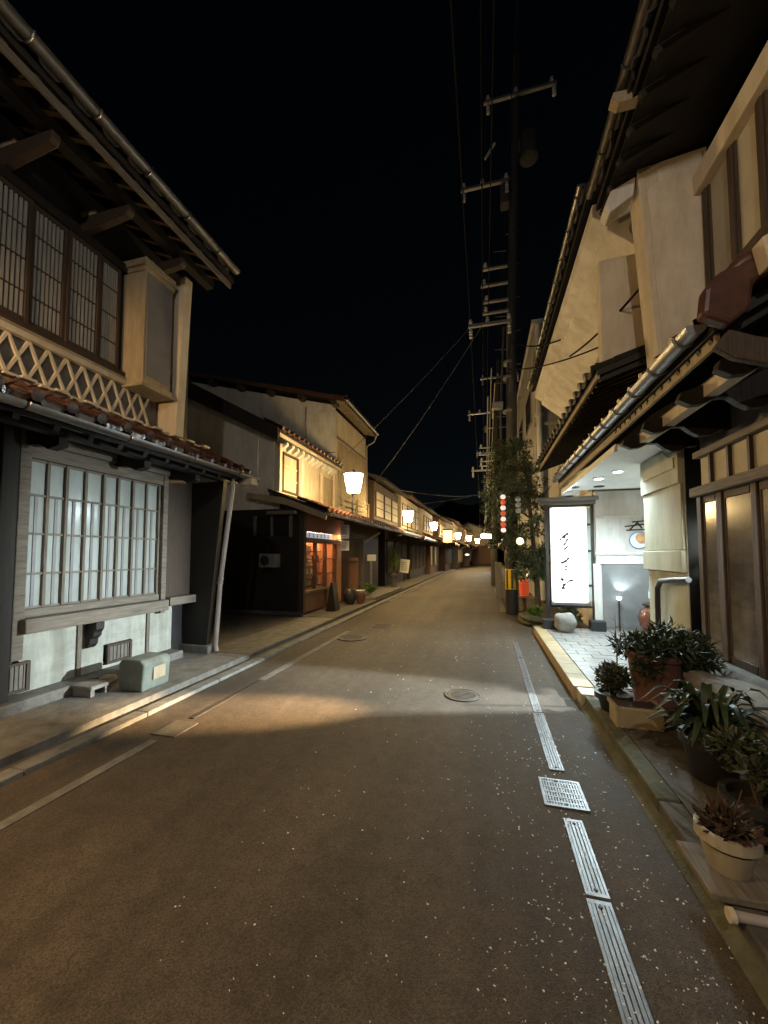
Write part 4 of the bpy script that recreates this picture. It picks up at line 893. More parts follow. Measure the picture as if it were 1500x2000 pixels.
part('back_wall', MB().box(2.02, 3.40, 8.0, 8.10, .12, 2.70), 'white_plaster', Rr)
part('inner_wall', MB().box(3.30, 3.40, 4.72, 8.0, .12, 2.70).box(2.40, 3.30, 4.72, 4.82, .12, 2.70), 'white_plaster', Rr)
for z0, z1, d in ((2.185, 2.225, .05), (2.226, 2.69, .02), (1.50, 1.545, .06), (1.33, 1.499, .03), (1.546, 2.184, .01)): part('wall_band', bx(2.02 - d * .4, 3.29, 8.0 - d, 8.0, z0, z1), 'white_plaster', Rr, bevel=.004)
part('corner_pilaster', bx(1.95, 2.06, 7.93, 7.999, .12, 1.33), 'white_plaster', Rr)
part('door_panel', bx(2.10, 3.2, 7.975, 7.998, .16, 1.32), 'lead_board', Rr)
sof = part('soffit', bx(1.42, 3.35, 4.76, 7.84, 2.705, 2.735), 'white_paint', Rr)
part('soffit_edge', bx(1.41, 1.44, 4.76, 7.84, 2.65, 2.704), 'white_paint', Rr)
for k, (x, y, on) in enumerate(((1.86, 6.15, 1), (1.74, 6.65, 1), (1.55, 7.45, 0), (1.95, 7.45, 0))):
    dl = part('downlight', MB().lathe([(.085, 2.690), (.085, 2.7045), (.06, 2.7045), (.06, 2.690)], (x, y, 0), 20), 'white_paint' if on else 'grey_plaster', sof)
    if on:
        part('lamp_disc', MB().lathe([(.01, 2.682), (.058, 2.683), (.058, 2.6885)], (x, y, 0), 18), 'downlight_disc', dl)
        light('downlight_beam', 'SPOT', (x, y, 2.672), 85, COOL, dl, (0, 0, 0), .05, 150, .6)
    else: part('lamp_disc', MB().lathe([(.058, 2.697), (.058, 2.702), (.01, 2.703)], (x, y, 0), 18), 'void', dl)
part('deck_lamp', MB().lathe([(.02, 0), (.035, .02), (.04, .05), (.02, .06)], (2.33, 7.86, .68), 14), 'downlight_disc', Rr, True)
light('deck_beam', 'SPOT', (2.33, 7.84, .76), 5, COOL, Rr, aim((2.33, 7.84, .76), (2.55, 8.0, 1.35)), .02, 95, .7)
part('deck_lamp_post', MB().tube([(2.33, 7.86, .12), (2.33, 7.86, .68)], .014, 8), 'black_metal', Rr)
# upper storey
part('body', MB().box(3.41, 9, 4.72, 10.1, .05, 2.75).box(2.0, 9, 8.11, 10.1, .05, 2.75).box(1.98, 9, 4.73, 10.1, 2.76, 5.7), 'cream_plaster', Rr)
part('wing_wall', MB().prism([(1.34, 4.85, 3.72), (1.34, 4.85, 4.96), (1.98, 4.85, 4.98), (1.98, 4.85, 3.70)], (0, .14, 0)), 'cream_plaster', Rr, bevel=.012)
cv = [(1.98, 4.86), (1.90, 4.86), (1.42, 5.28), (1.42, 5.36), (1.27, 5.46), (1.27, 5.62), (1.98, 5.62)]
part('coved_eave', MB().prism([(x, 4.80, z) for x, z in cv], (0, 5.4, 0)), 'white_plaster', Rr, bevel=.01)
mr = roof(Rr, 'middle_roof', -1, 1.26, 3.60, 1.98, 3.85, 4.74, 9.9, 'roof_tile_grey', rows=2, y_tiles=(4.8, 9.8))
part('middle_fascia', bx(1.25, 1.28, 4.74, 9.9, 3.49, 3.545), 'beige_board', mr)
rafters(mr, -1, 1.29, 3.60, 1.97, 3.84, 4.8, 9.8, .16, 'black_wood', .035, .05, .10)
for ya, yb, za, zb in ((7.3, 8.5, 4.0, 4.95), (9.0, 9.7, 4.0, 4.95)):
    w = part('upper_window', MB().box(1.92, 1.98, ya, ya + .06, za, zb).box(1.92, 1.98, yb - .06, yb, za, zb).box(1.92, 1.979, ya + .06, yb - .06, zb - .06, zb).box(1.92, 1.979, ya + .06, yb - .06, za, za + .06), 'dark_wood', Rr)
    part('pane', bx(1.95, 1.96, ya + .06, yb - .06, za + .06, zb - .06), 'dark_pane', w)
    for q in (1, 2): part('glazing_bar', bx(1.93, 1.949, ya + (yb - ya) * q / 3 - .015, ya + (yb - ya) * q / 3 + .015, za + .06, zb - .06), 'dark_wood', w)
ur = roof(Rr, 'upper_roof', -1, 1.20, 5.72, 5.6, 7.7, 4.66, 10.3, 'roof_tile_grey', rows=1, y_tiles=(4.7, 10.25))
gutter(Rr, 1.13, 5.80, 4.68, 10.3, 'gutter_metal', .04, .5)
part('roof_back', MB().prism([(5.6, 4.66, 7.7), (9.6, 4.66, 5.9), (9.6, 4.66, 5.82), (5.6, 4.66, 7.62)], (0, 5.64, 0)), 'roof_dark', Rr)
# plaque with bowl
t = thing('wall_plaque', 'round white and blue bowl plaque with orange centre on the porch wall', 'plaque', (2.68, 7.9, 1.8))
piece('plate', meshof(MB().lathe([(.145, 0), (.145, .02), (.12, .03), (.02, .03)], (0,0,0), 24), 'plate', 'white_paint'), t, (2.72, 7.985, 1.76), (R(90), 0, 0))
piece('rim', meshof(MB().lathe([(.16, 0), (.16, .012), (.15, .018)], (0,0,0), 24), 'rim', 'blue_paint'), t, (2.72, 7.988, 1.76), (R(90), 0, 0))
piece('ball', meshof(MB().lathe([(.09, 0), (.085, .03), (.06, .06), (.01, .075)], (0,0,0), 18), 'ball', 'orange_goods', True), t, (2.75, 7.955, 1.80), (R(90), 0, 0))
for p, q in (((2.50, 2.02), (2.86, 2.06)), ((2.58, 1.96), (2.70, 2.08)), ((2.52, 1.95), (2.85, 1.96)), ((2.70, 2.10), (2.78, 1.98)), ((2.62, 2.10), (2.84, 2.12))):
    part('letter_stroke', MB().beam((p[0], 7.985, p[1]), (q[0], 7.985, q[1]), .012, .022, (0, 0, 1)), 'ink', t)
t = thing('brown_jar', 'large brown glazed jar on the porch by the back wall', 'jar', (2.75, 7.65, .12))
part('body', MB().lathe([(.13, 0), (.2, .12), (.24, .28), (.2, .42), (.13, .47), (.14, .5), (.11, .5)], (2.78, 7.6, .125), 20), 'brown_glaze', t, True); part('lid', MB().lathe([(.16, .5), (.17, .53), (.05, .56)], (2.78, 7.6, .125), 20), 'dark_wood', t, True)
t = thing('bottle', 'blue-green labelled bottle standing on the jar lid', 'bottle', (2.76, 7.6, .68))
part('glass', MB().lathe([(.045, 0), (.05, .02), (.05, .22), (.02, .30), (.018, .38)], (2.76, 7.6, .686), 14), 'bottle_glass', t, True); part('label', MB().lathe([(.0515, .06), (.0515, .18)], (2.76, 7.6, .686), 14), 'white_paint', t, True)
# porch deck with stone tiles
dk = struct('porch_deck', bx(.90, 3.30, 4.53, 8.0, -.05, .105), 'concrete')
rg = random.Random(21); yy = 4.55; row = 0
while yy < 7.98:
    y2 = min(yy + .20, 7.99); xx = 1.09 - (.15 if row % 2 else 0)
    while xx < 3.28:
        x2 = min(xx + .30, 3.29); xa = max(xx, 1.085)
        if x2 - xa > .03: part('paving_tile', bx(xa + .004, x2 - .004, yy + .004, y2 - .004, .09, .118 + rg.uniform(-.002, .003)), 'deck_tile', dk, bevel=.004)
        xx += .30
    yy += .20; row += 1
yy = 4.50
while yy < 7.9:
    part('edge_tile', bx(.88, 1.08, yy + .003, min(yy + .45, 7.99) - .003, -.02, .122 + rg.uniform(-.001, .002)), 'edge_tile', dk, bevel=.008); yy += .45
tag(part('step_block', bx(.90, 1.12, 4.26, 4.47, .0, .12), 'cream_pot', None, bevel=.012), 'pale square concrete block at the corner of the tiled porch', 'block')
# illuminated sign
t = thing('lightbox_sign', 'tall white illuminated sign box with black brush writing in a dark frame', 'sign', (1.55, 8.0, .1))
for x in (1.13, 1.93): part('post', bx(x, x + .055, 7.98, 8.04, .10, 2.46), 'black_metal', t, bevel=.005)
part('top_beam', bx(1.02, 2.02, 7.96, 8.06, 2.461, 2.53), 'grey_wood', t, bevel=.006); part('top_board', bx(.98, 2.06, 7.90, 8.12, 2.531, 2.60), 'lead_board', t, bevel=.006)
for z in (.50, 2.42): part('rail', bx(1.186, 1.929, 7.985, 8.035, z, z + .035), 'black_metal', t)
pnl = part('light_panel', bx(1.225, 1.845, 7.90, 8.03, .60, 2.40), 'sign_light', t, bevel=.03)
part('tray', bx(1.20, 1.87, 7.88, 8.04, .555, .598), 'grey_plaster', t, bevel=.004)
for z in (.90, 1.55, 2.05): part('stay', bx(1.846, 1.929, 7.99, 8.03, z, z + .04), 'black_metal', t)
part('side_pane', bx(1.855, 1.925, 8.0, 8.012, .62, 2.38), 'frosted_pane', t)
# brush strokes: polylines with widths, traced in panel fractions
def stroke(pts):
    def w(px, py): return (1.225 + (px - 148) / 730 * .62, 2.40 - (py - 80) / 1810 * 1.80)
    b = MB(); vs = []
    P2 = [(Vector(w(x, y)), r * .0015) for x, y, r in pts]; N = len(P2); L = []
    for i, (c, r) in enumerate(P2):
        d = (P2[min(i+1, N-1)][0] - P2[max(i-1, 0)][0]); d.normalize() if d.length else None
        nrm = Vector((-d.y, d.x)); L.append((c + nrm * r, c - nrm * r))
    for a, c in L: vs += [(a.x, 7.896, a.y), (c.x, 7.896, c.y), (a.x, 7.902, a.y), (c.x, 7.902, c.y)]
    fs = []
    for i in range(N - 1):
        k = 4 * i; fs += [(k, k+1, k+5, k+4), (k+2, k+6, k+7, k+3), (k, k+4, k+6, k+2), (k+1, k+3, k+7, k+5)]
    fs += [(0, 2, 3, 1), (4*N-4, 4*N-3, 4*N-1, 4*N-2)]
    part('brush_stroke', b.add(vs, fs), 'ink', pnl)
for pts in ([(300,712,4),(330,695,12),(362,668,5),(400,648,22),(430,620,14),(460,598,12),(480,585,24),(503,592,6)],
            [(400,655,6),(420,655,16),(440,662,4)],
            [(462,672,6),(478,690,16),(460,722,10),(440,752,6),(425,780,14),(405,786,16),(375,784,3)], [(425,775,6),(432,800,6)],
            [(478,815,6),(470,835,12),(440,860,10),(412,880,14),(388,888,4)], [(412,928,4),(422,932,11),(432,936,4)],
            [(325,1130,5),(348,1142,18),(385,1128,12),(425,1110,18),(450,1090,11),(475,1068,12),(486,1050,18),(480,1032,5)], [(420,1115,10),(440,1135,5)],
            [(408,1215,5),(432,1208,18),(455,1212,6)], [(440,1190,6),(445,1205,12)], [(402,1262,4),(430,1270,16),(458,1262,4)], [(430,1275,10),(434,1288,3)],
            [(325,1470,6),(345,1455,26),(365,1462,18),(380,1476,5)], [(340,1425,6),(345,1450,18)],
            [(572,1484,6),(545,1468,16),(510,1476,11),(470,1500,7),(420,1532,7),(385,1552,20),(375,1580,9),(370,1605,14),(345,1620,14),(318,1624,3)], [(365,1535,4),(390,1545,10)],
            [(365,1612,14),(385,1620,12),(410,1626,4)], [(540,1548,4),(552,1536,12),(566,1528,4)]): stroke(pts)
t = thing('sign_floodlight', 'small white lamp fixture on top of the sign frame', 'lamp', (1.55, 7.9, 2.6))
part('head', MB().tube([(1.42, 7.9, 2.68), (1.72, 7.9, 2.68)], .06, 12), 'white_paint', t, True); part('foot', bx(1.52, 1.62, 7.92, 8.0, 2.601, 2.64), 'black_metal', t)
light('sign_spot', 'SPOT', (1.57, 7.80, 2.64), 45, COOL, t, aim((1.57, 7.80, 2.64), (.3, 5.2, 0)), .05, 120, .8)
def rock(name, label, c, r, seed, m='stone', cat='stone'):
    rg = random.Random(seed); bm = bmesh.new(); bmesh.ops.create_icosphere(bm, subdivisions=3, radius=1)
    for v in bm.verts:
        k = 1 + .12 * math.sin(3 * v.co.x + seed) * math.cos(2.5 * v.co.y + seed) + .08 * math.sin(5 * v.co.z + 2 * v.co.x); p = 4
        q = (abs(v.co.x)**p + abs(v.co.y)**p + abs(v.co.z)**p) ** (-1/p) * .55 + .45
        v.co = Vector((v.co.x * r[0], v.co.y * r[1], v.co.z * r[2])) * k * q
    zmin = min(v.co.z for v in bm.verts)
    for v in bm.verts: v.co.z = max(v.co.z - zmin, .02 * r[2]) - .01
    me = bpy.data.meshes.new(name); bm.to_mesh(me); bm.free(); me.materials.append(MATS[m])
    for p_ in me.polygons: p_.use_smooth = True
    o = bpy.data.objects.new(name, me); _reg(o, None, c); return tag(o, label, cat)
rock('boulder', 'squat rounded garden stone at the foot of the illuminated sign', (1.36, 7.55, .118), (.18, .15, .17), 3)
rock('boulder', 'low mossy stone by the road edge near the utility pole', (1.02, 9.1, .0), (.32, .5, .10), 5, 'mossy_concrete')
for x, l in ((1.15, 'dark block at the foot of the left sign post'), (1.95, 'dark block at the foot of the right sign post')):
    tag(part('foot_block', bx(x - .12, x + .13, 7.72, 7.92, .118, .30), 'black_metal', None, bevel=.012), l, 'block')

# ================================================================== RIGHT: concrete building, tree, lanterns
K = thing('concrete_building', 'tall pale concrete building with white drain pipe behind the street tree', 'building', (1.6, 17, 0))
part('wall', bx(1.62, 9, 13.0, 24.0, .05, 9.0), 'pale_concrete', K)
part('parapet', bx(1.56, 9.05, 12.95, 24.05, 9.0, 9.15), 'white_plaster', K, bevel=.02)
for z in (3.1, 5.6, 7.0): part('ledge', bx(1.56, 9.0, 12.90, 12.999, z, z + .12), 'pale_concrete', K)
part('drain_pipe', MB().tube([(1.72, 12.88, .1), (1.72, 12.88, 8.9)], .09, 10), 'white_paint', K, True)
for z in (4.3, 5.9, 7.6): part('pipe_collar', MB().lathe([(.125, 0), (.125, .1)], (1.72, 12.88, z), 12), 'white_paint', K)
for z in (3.6, 6.1):
    for y in (14, 17, 20): 
        w = part('window', bx(1.59, 1.619, y, y + 1.6, z, z + 1.2), 'lead_board', K); part('pane', bx(1.58, 1.589, y + .06, y + 1.54, z + .06, z + 1.14), 'dark_pane', w)
    w = part('window', bx(2.6, 3.8, 12.97, 12.999, z, z + 1.2), 'lead_board', K); part('pane', bx(2.66, 3.74, 12.96, 12.969, z + .06, z + 1.14), 'dark_pane', w)
part('annexe', bx(1.9, 8, 10.4, 12.6, .05, 4.2), 'pale_concrete', K)
t = thing('street_tree', 'leafy evergreen street tree in front of the utility pole beside the lit sign', 'tree', (1.15, 9.75, 0))
rg = random.Random(31)
part('trunk', MB().tube([(1.2, 9.75, 0), (1.15, 9.75, 1.2), (1.05, 9.8, 2.6), (.95, 9.8, 3.7)], [.07, .055, .045, .02], 8), 'bark', t, True)
for k in range(9):
    a = k * 2.4; z = 1.2 + k * .28; part('limb', MB().tube([(1.12, 9.77, z), (1.05 + .4 * math.cos(a), 9.77 + .35 * math.sin(a), z + .35), (.95 + .65 * math.cos(a), 9.77 + .5 * math.sin(a), z + .5)], [.025, .016, .006], 6), 'bark', t)
b = MB(); b2 = MB()
for k in range(210):
    z = rg.uniform(.95, 4.25); wd = .68 if z > 1.7 else .38; cx = .66 if z > 1.7 else .98; a = rg.uniform(0, 6.28); rr = math.sqrt(rg.random())
    if z > 3.3: wd *= 1 - (z - 3.3) * .55
    leaves(b if k % 3 else b2, (cx + wd * rr * math.cos(a), 9.78 + wd * .75 * rr * math.sin(a), z), (.17, .16, .13), 42, .085, rg, .42, .1, 1.4)
part('crown', b, 'leaf', t, fix=False); part('inner_crown', b2, 'leaf_olive', t, fix=False)
shrub('garden_plant', 'bright green leafy plant under the street tree beside the sign', 'plant', 1.02, 8.95, .08, (.22, .3, .22), 280, .10, 'leaf_bright', seed=8)
shrub('garden_plant', 'dim green plant growing behind the illuminated sign foot', 'plant', 1.6, 8.5, .08, (.3, .25, .25), 280, .09, 'leaf', seed=9)
t = thing('lantern_string', 'vertical string of small red and white paper lanterns in the tree', 'lantern', (.40, 9.0, 2.1))
part('cord', MB().tube([(.40, 9.0, 3.30), (.40, 9.0, 2.15)], .008, 6), 'cable', t)
for k in range(7):
    z = 2.0 + k * .125; part('lantern', MB().lathe([(.028, 0), (.05, .02), (.058, .05), (.05, .08), (.028, .10)], (.40, 9.0, z), 14), 'paper_lantern_lit' if k % 2 == 0 else 'orange_lantern_lit', t, True)
t = thing('lantern_string', 'short string of pale blue-white paper lanterns deeper in the tree', 'lantern', (.72, 9.0, 2.5))
part('cord', MB().tube([(.72, 9.0, 3.0), (.72, 9.0, 2.5)], .008, 6), 'cable', t)
for k in range(3): part('lantern', MB().lathe([(.03, 0), (.06, .03), (.065, .06), (.06, .09), (.03, .12)], (.72, 9.0, 2.42 + k * .13), 12), 'frosted_pane', t, True)
t = thing('tree_lamp', 'small warm lamp glowing low in the street tree', 'lamp', (1.0, 10.6, 1.4))
part('globe', MB().lathe([(.02, 0), (.07, .03), (.08, .08), (.06, .14), (.02, .16)], (.75, 9.05, 1.72), 14), 'warm_globe', t, True); part('cord', MB().tube([(.75, 9.05, 1.86), (.75, 9.05, 2.6)], .006, 5), 'cable', t)
t = thing('red_lantern', 'orange-red paper lantern with white lamp on a stand behind the pole', 'lantern', (.98, 10.75, 0))
part('body', MB().lathe([(.09, .42), (.115, .45), (.12, .6), (.12, .72), (.115, .82), (.09, .85)], (.97, 10.75, 0), 18), 'orange_lantern_lit', t, True)
for k in range(6): part('hoop', MB().lathe([(.1225, 0), (.1225, .006)], (.97, 10.75, .47 + k * .06), 18), 'red_cloth', t)
part('top_cap', MB().lathe([(.10, .85), (.10, .90), (.06, .92)], (.97, 10.75, 0), 16), 'cream_plaster', t); part('stand', MB().tube([(.97, 10.75, 0), (.97, 10.75, .42)], .05, 10).box(.80, 1.14, 10.6, 10.9, .0, .05), 'terracotta', t); part('tray', bx(.80, 1.2, 10.58, 10.92, .38, .41), 'beige_board', t)
part('lamp', MB().lathe([(.03, 0), (.06, .03), (.06, .07), (.02, .1)], (1.06, 10.66, .93), 12), 'warm_globe', t, True)
tag(part('utility_box', bx(.32, .52, 13.4, 13.7, .05, 1.25), 'lead_board', None, bevel=.015), 'slim pale grey utility cabinet beyond the pole', 'cabinet')

# ================================================================== utility poles and cables
def pole(x, y, h, label, full=True):
    t = thing('utility_pole', label, 'utility pole', (x, y, 0), 'utility poles on the right of the street')
    part('shaft', MB().tube([(x, y, 0), (x + .10, y, h * .5), (x + .36, y, h)], [.15, .125, .09], 16), 'pole_concrete', t, True)
    def arm(z, a, b_, w=.08):
        o = part('crossarm', MB().box(a, b_, y - .26, y - .18, z, z + w), 'galvanised', t)
        return o
    def ins(x_, z, o, up=True):
        part('insulator', MB().lathe([(.02, 0), (.055, .02), (.03, .05), (.055, .07), (.03, .10), (.04, .14), (.015, .16)] if up else [(.015, -.3), (.05, -.28), (.03, -.22), (.05, -.2), (.03, -.14), (.05, -.12), (.02, 0)], (x_, y - .22, z), 10), 'porcelain', o, True)
    for z, a, b_ in ((h * .91, x - .52, x + 1.3), (h * .755, x - 1.15, x + .1), (h * .50, x - 1.0, x + .1), (h * .60, x - .62, x + .02), (h * .57, x - .66, x + .02), (h * .54, x - .6, x + .02), (h * .52, x - .62, x + .02)):
        o = arm(z, a, b_, .07 if b_ - a > .8 else .045)
        if b_ - a > .8:
            for q in (.06, .45, .94): ins(a + (b_ - a) * q, z + .07, o)
            ins(a + (b_ - a) * .06, z, o, False); ins(b_ - .06, z, o, False)
        else: ins(a + .08, z + .045, o)
    if full:
        tr = part('transformer', MB().lathe([(.20, 0), (.24, .03), (.24, .62), (.20, .68), (.05, .70)], (x + .62, y, h * .80), 18), 'pole_concrete', t, True)
        part('hanger', MB().box(x + .25, x + .4, y - .05, y + .05, h * .82, h * .84), 'galvanised', tr)
        part('switch_box', bx(x - .12, x + .10, y - .2, y + .1, h * .72, h * .77), 'pole_concrete', t, bevel=.02)
        part('fuse', MB().tube([(x - .5, y - .1, h * .815), (x - .25, y - .1, h * .84)], .035, 8), 'porcelain', t)
        part('sleeve', MB().tube([(x, y, .0), (x, y, .62)], .158, 16), 'black_metal', t, True); part('sleeve', MB().tube([(x, y, 1.14), (x, y, 1.5)], .156, 16), 'black_metal', t, True)
        yp = part('warning_plate', MB().tube([(x, y, .625), (x, y, 1.135)], .162, 16), 'yellow_paint', t, True)
        for k in range(8):
            a = k * math.pi / 4; part('stripe', MB().beam((x + .164 * math.cos(a), y + .164 * math.sin(a), .64), (x + .164 * math.cos(a), y + .164 * math.sin(a), 1.12), .045, .006, (math.cos(a), math.sin(a), 0)), 'black_metal', yp)
        for k in range(18): part('step_bolt', MB().tube([(x, y, 2.4 + k * .45), (x + (.32 if k % 2 else -.32), y - .05, 2.4 + k * .45)], .009, 6), 'galvanised', t)
        for z in (3.6, 5.2, 6.1, 6.5): part('band', MB().lathe([(.156, 0), (.156, .05)], (x, y, z), 16), 'galvanised', t)
        part('cable_box', bx(x - .42, x - .15, y - .3, y - .1, 5.25, 5.42), 'galvanised', t, bevel=.02)
        part('riser', MB().tube([(x - .19, y - .1, 1.6), (x - .21, y - .1, 5.2), (x - .1, y - .2, 7.4)], .03, 8), 'cable_pale', t, True)
pole(.64, 10.35, 15.0, 'tall concrete utility pole with yellow and black striped plate at its foot')
pole(.40, 19.5, 11.2, 'slim middle utility pole beyond the street tree carrying short crossarms', False)
pole(.55, 31.0, 12.5, 'farther bare concrete utility pole down the right side of the street', False)
pole(.72, -3.1, 15.0, 'concrete utility pole standing behind the viewer on the right', False)
def cable(name, pts, r, m, label, cat='cable', group=None, sag=.25):
    P = []
    for i in range(len(pts) - 1):
        a, c = Vector(pts[i]), Vector(pts[i+1])
        for k in range(14):
            u = k / 14; p_ = a.lerp(c, u); p_.z -= sag * 4 * u * (1 - u) * (c - a).length / 26; P.append(p_)
    P.append(Vector(pts[-1]))
    return tag(part(name, MB().tube(P, r, 6), m, None, True), label, cat, group)
LB = 'thin dark overhead cable strung between the utility poles along the street'
for x, z, z2 in ((.16, 13.85, 11.5), (1.88, 13.85, 11.5), (.92, 13.85, 11.5), (-.46, 11.55, 9.6), (.05, 11.55, 9.6), (.68, 11.55, 9.6), (-.30, 7.70, 6.4), (.15, 7.70, 6.4), (.02, 9.1, 7.6), (.02, 8.2, 6.9)):
    cable('overhead_cable', [(x + .04, -3.3, z), (x, 10.1, z), (x - .09, 30.8, z2), (x - .4, 58, z2 - 1)], .011, 'cable', LB, 'cable', 'overhead cables along the street', .5)
for k, (x, z) in enumerate(((.22, 6.35), (.30, 5.95), (.12, 5.6))):
    cable('telephone_cable', [(x, 10.15, z), (x - .05, 30.8, z - .6), (x - .4, 58, z - 1)], .020, 'cable_pale', 'thick pale telephone cable slung low along the street on the poles', 'cable', 'low telephone cables along the street', .55)
for i, (p, q) in enumerate((((.0, 10.1, 7.5), (-4.9, 16.5, 4.6)), ((-.35, 10.1, 7.45), (-4.95, 11.9, 4.4)), ((.1, 30.9, 6.4), (-4.2, 24.5, 4.8)), ((-.3, 30.9, 6.2), (-4.6, 19.0, 4.9)))):
    cable('service_wire', [p, q], .010, 'cable_pale', ['thin wire sloping from the pole to the dark slatted house', 'thin wire sloping from the pole to the boarded shop eave', 'thin wire sloping from the far pole to the cream-walled lamp house', 'thin wire sloping from the far pole to the slatted house'][i], 'wire', None, .5)
for i, (p, q) in enumerate((((.6, 10.2, 6.3), (1.95, 4.95, 4.2)), ((.75, 10.2, 7.0), (1.30, 7.0, 5.2)), ((1.30, 6.3, 4.55), (1.62, 4.4, 4.3)))):
    cable('service_wire', [p, q], .014, 'cable', ['dark wire dropping from the pole to the restaurant wing wall', 'dark wire dropping from the pole to the restaurant coved eave', 'short dark wire looped between restaurant and corner house'][i], 'wire', None, .8)

# ================================================================== RIGHT: potted plants on the strip
t = shrub('potted_plant', 'small-leaved bush in a black pot standing beside the beige planter', 'potted plant', 1.10, 3.95, .10, (.20, .18, .13), 900, .05, 'leaf_olive', 'black_pot', .13, .16, seed=12)
t = thing('planter', 'beige rectangular planter box on the dark strip', 'planter', (1.17, 3.66, .10))
part('box', bx(1.01, 1.35, 3.56, 3.76, .10, .265), 'beige_planter', t, bevel=.012); part('soil', bx(1.03, 1.33, 3.58, 3.74, .255, .268), 'soil', t); part('lip', MB().box(1.0, 1.022, 3.55, 3.77, .245, .275).box(1.338, 1.36, 3.55, 3.77, .245, .275), 'beige_planter', t)
t = thing('potted_plant', 'large bush with arching dark leaves in a tall terracotta pot', 'potted plant', (1.46, 4.02, .10))
pot(t, 1.46, 4.02, .10, .20, .52, 'terracotta', .02, 1.25)
rg = random.Random(41); b = MB()
for k in range(40):
    a = rg.uniform(0, 6.28); rr = math.sqrt(rg.random()); leaves(b, (1.53 + .33 * rr * math.cos(a), 4.00 + .28 * rr * math.sin(a), .62 - .16 * rr + rg.uniform(0, .24)), (.12, .12, .09), 55, .065, rg, .32, .1, 1.6)
part('foliage', b, 'leaf_dark', t, fix=False); part('stem', MB().tube([(1.46, 4.02, .55), (1.48, 4.02, .8)], [.02, .01], 6).tube([(1.46, 4.02, .55), (1.36, 3.98, .82)], [.016, .006], 6), 'bark', t)
tw = thing('bare_twig', 'tall thin leafless sapling rising in front of the tiled porch', 'sapling', (1.25, 4.35, .1))
part('stem', MB().tube([(1.25, 4.35, .1), (1.255, 4.35, .5), (1.25, 4.35, .92)], [.008, .006, .003], 6), 'bark', tw)
for k in range(7): part('twig', MB().tube([(1.252, 4.35, .42 + k * .07), (1.252 + (.07 if k % 2 else -.07), 4.34, .46 + k * .07)], [.004, .002], 5), 'bark', tw)
def strap_leaf(c, a, L, w, rise, droop, rg):
    vs = []; n = 7
    for i in range(n + 1):
        u = i / n; r_ = L * u; z = rise * math.sin(min(1, u * 1.15) * math.pi * .62) - droop * u * u; ww = w * math.sin(math.pi * (.12 + .88 * (1 - u) ** .7) ) * .5 + .002
        ww = w * .5 * (1 - u ** 3) + .002
        cx, cy = c[0] + r_ * math.cos(a), c[1] + r_ * math.sin(a); nx, ny = -math.sin(a), math.cos(a)
        vs += [(cx + nx * ww, cy + ny * ww, c[2] + z + ww * .3), (cx, cy, c[2] + z - ww * .15), (cx - nx * ww, cy - ny * ww, c[2] + z + ww * .3)]
    fs = []
    for i in range(n):
        k = 3 * i; fs += [(k, k+1, k+4, k+3), (k+1, k+2, k+5, k+4)]
    return MB().add(vs, fs)
t = thing('strap_plant', 'large dark plant with long strap leaves in a dark pot on the strip', 'potted plant', (1.36, 2.92, .10))
pot(t, 1.36, 2.92, .10, .15, .26, 'black_pot'); rg = random.Random(51)
for k in range(84):
    a = k * 2.399 + rg.uniform(-.2, .2); part('leaf', strap_leaf((1.36 + rg.uniform(-.04, .04), 2.92 + rg.uniform(-.04, .04), .33), a, rg.uniform(.20, .38), rg.uniform(.042, .062), rg.uniform(.12, .40), rg.uniform(.0, .20), rg), 'leaf_dark' if k % 5 else 'leaf_olive', t, True, fix=False)
shrub('potted_plant', 'dense dull bush in a dark pot at the front of the strip', 'potted plant', 1.32, 2.42, .10, (.24, .22, .16), 900, .055, 'leaf_olive', 'black_pot', .14, .18, seed=14)
t = thing('potted_plant', 'cream round pot of dried brown stems on a plank', 'potted plant', (1.0, 2.05, .142))
pot(t, 1.0, 2.06, .1425, .095, .17, 'cream_pot', .010, 1.35); rg = random.Random(61); b = MB()
leaves(b, (1.0, 2.06, .33), (.12, .12, .07), 170, .05, rg, .5, .0, 1.2); part('dry_leaves', b, 'dead_leaf', t, fix=False)
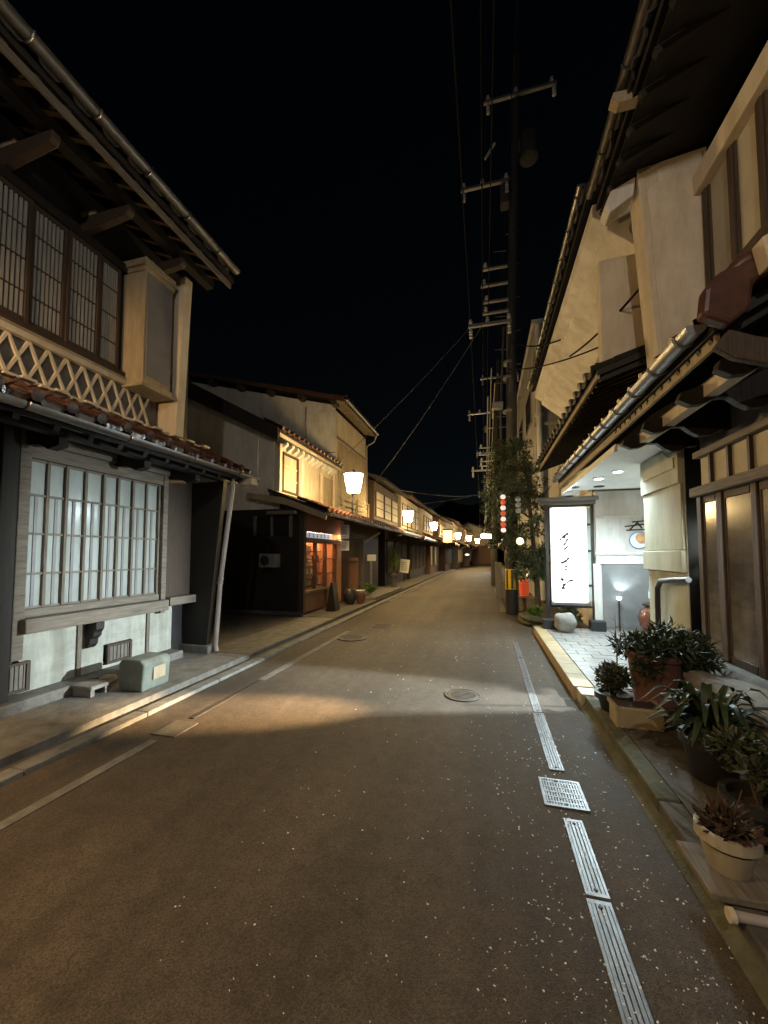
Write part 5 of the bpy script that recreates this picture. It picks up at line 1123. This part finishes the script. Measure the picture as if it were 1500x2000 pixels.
for k in range(8): part('stem', MB().tube([(1.0, 2.06, .28), (1.0 + rg.uniform(-.1, .1), 2.06 + rg.uniform(-.08, .08), .42 + rg.uniform(0, .06))], [.005, .002], 5), 'dead_leaf', t)
shrub('potted_plant', 'low dark bush in a red-brown pot beside the cream pot', 'potted plant', 1.36, 2.08, .10, (.18, .16, .15), 600, .055, 'leaf_dark', 'terracotta', .12, .2, seed=15)
t = thing('plank_shelf', 'low weathered plank shelf carrying the cream pot', 'shelf', (1.2, 2.0, .1))
part('plank', bx(.86, 1.75, 1.90, 2.20, .110, .142), 'grey_wood', t, bevel=.006); part('front_rail', MB().tube([(.90, 1.84, .115), (1.7, 1.84, .115)], .018, 10), 'pipe_paint', t, True)
part('rail_cap', MB().tube([(.885, 1.84, .115), (.905, 1.84, .115)], .026, 12), 'cream_plaster', t, True)
rock('boulder', 'long smooth grey stone lying under the sliding windows behind the strap plant', (1.80, 3.35, .10), (.20, .75, .22), 7)

# ================================================================== added lamps in a narrow gap opened for their beams
t = thing('added_gap_lamp', 'added unseen lamp bulbs inside the narrow gap between corner house and restaurant', 'lamp', (2.66, 4.66, 1.5))
part('bulb', MB().lathe([(.008, 0), (.02, .02), (.024, .05), (.012, .08)], (2.80, 4.69, 1.80), 12), 'tube_cool', t, True)
part('holder', MB().tube([(2.80, 4.69, 1.88), (2.80, 4.69, 1.93), (2.84, 4.715, 1.95)], .014, 8), 'black_metal', t, True)
light('added_gap_light', 'SPOT', (2.74, 4.695, 1.82), 950, (0.86, 0.98, 1.0), t, aim((2.74, 4.695, 1.82), (-2.1, 3.95, .12)), .03, 60, 1.0)  # added cool spot, throws the pale band across the road
part('added_warm_bulb', MB().lathe([(.008, 0), (.018, .02), (.02, .04), (.01, .06)], (2.46, 4.70, 1.60), 12), 'added_amber_bulb', t, True)
light('added_warm_gap_light', 'SPOT', (2.42, 4.70, 1.62), 3800, (1.0, 0.66, 0.32), t, aim((2.42, 4.70, 1.62), (-2.2, 3.34, 0)), .03, 12, .9)  # added warm spot for the bright left end of the band
part('added_gap_blackout', bx(2.06, 2.40, 4.712, 4.7195, .12, 2.70), 'void', Rr)  # black sheet added so the lamp-lit gap side stays dark
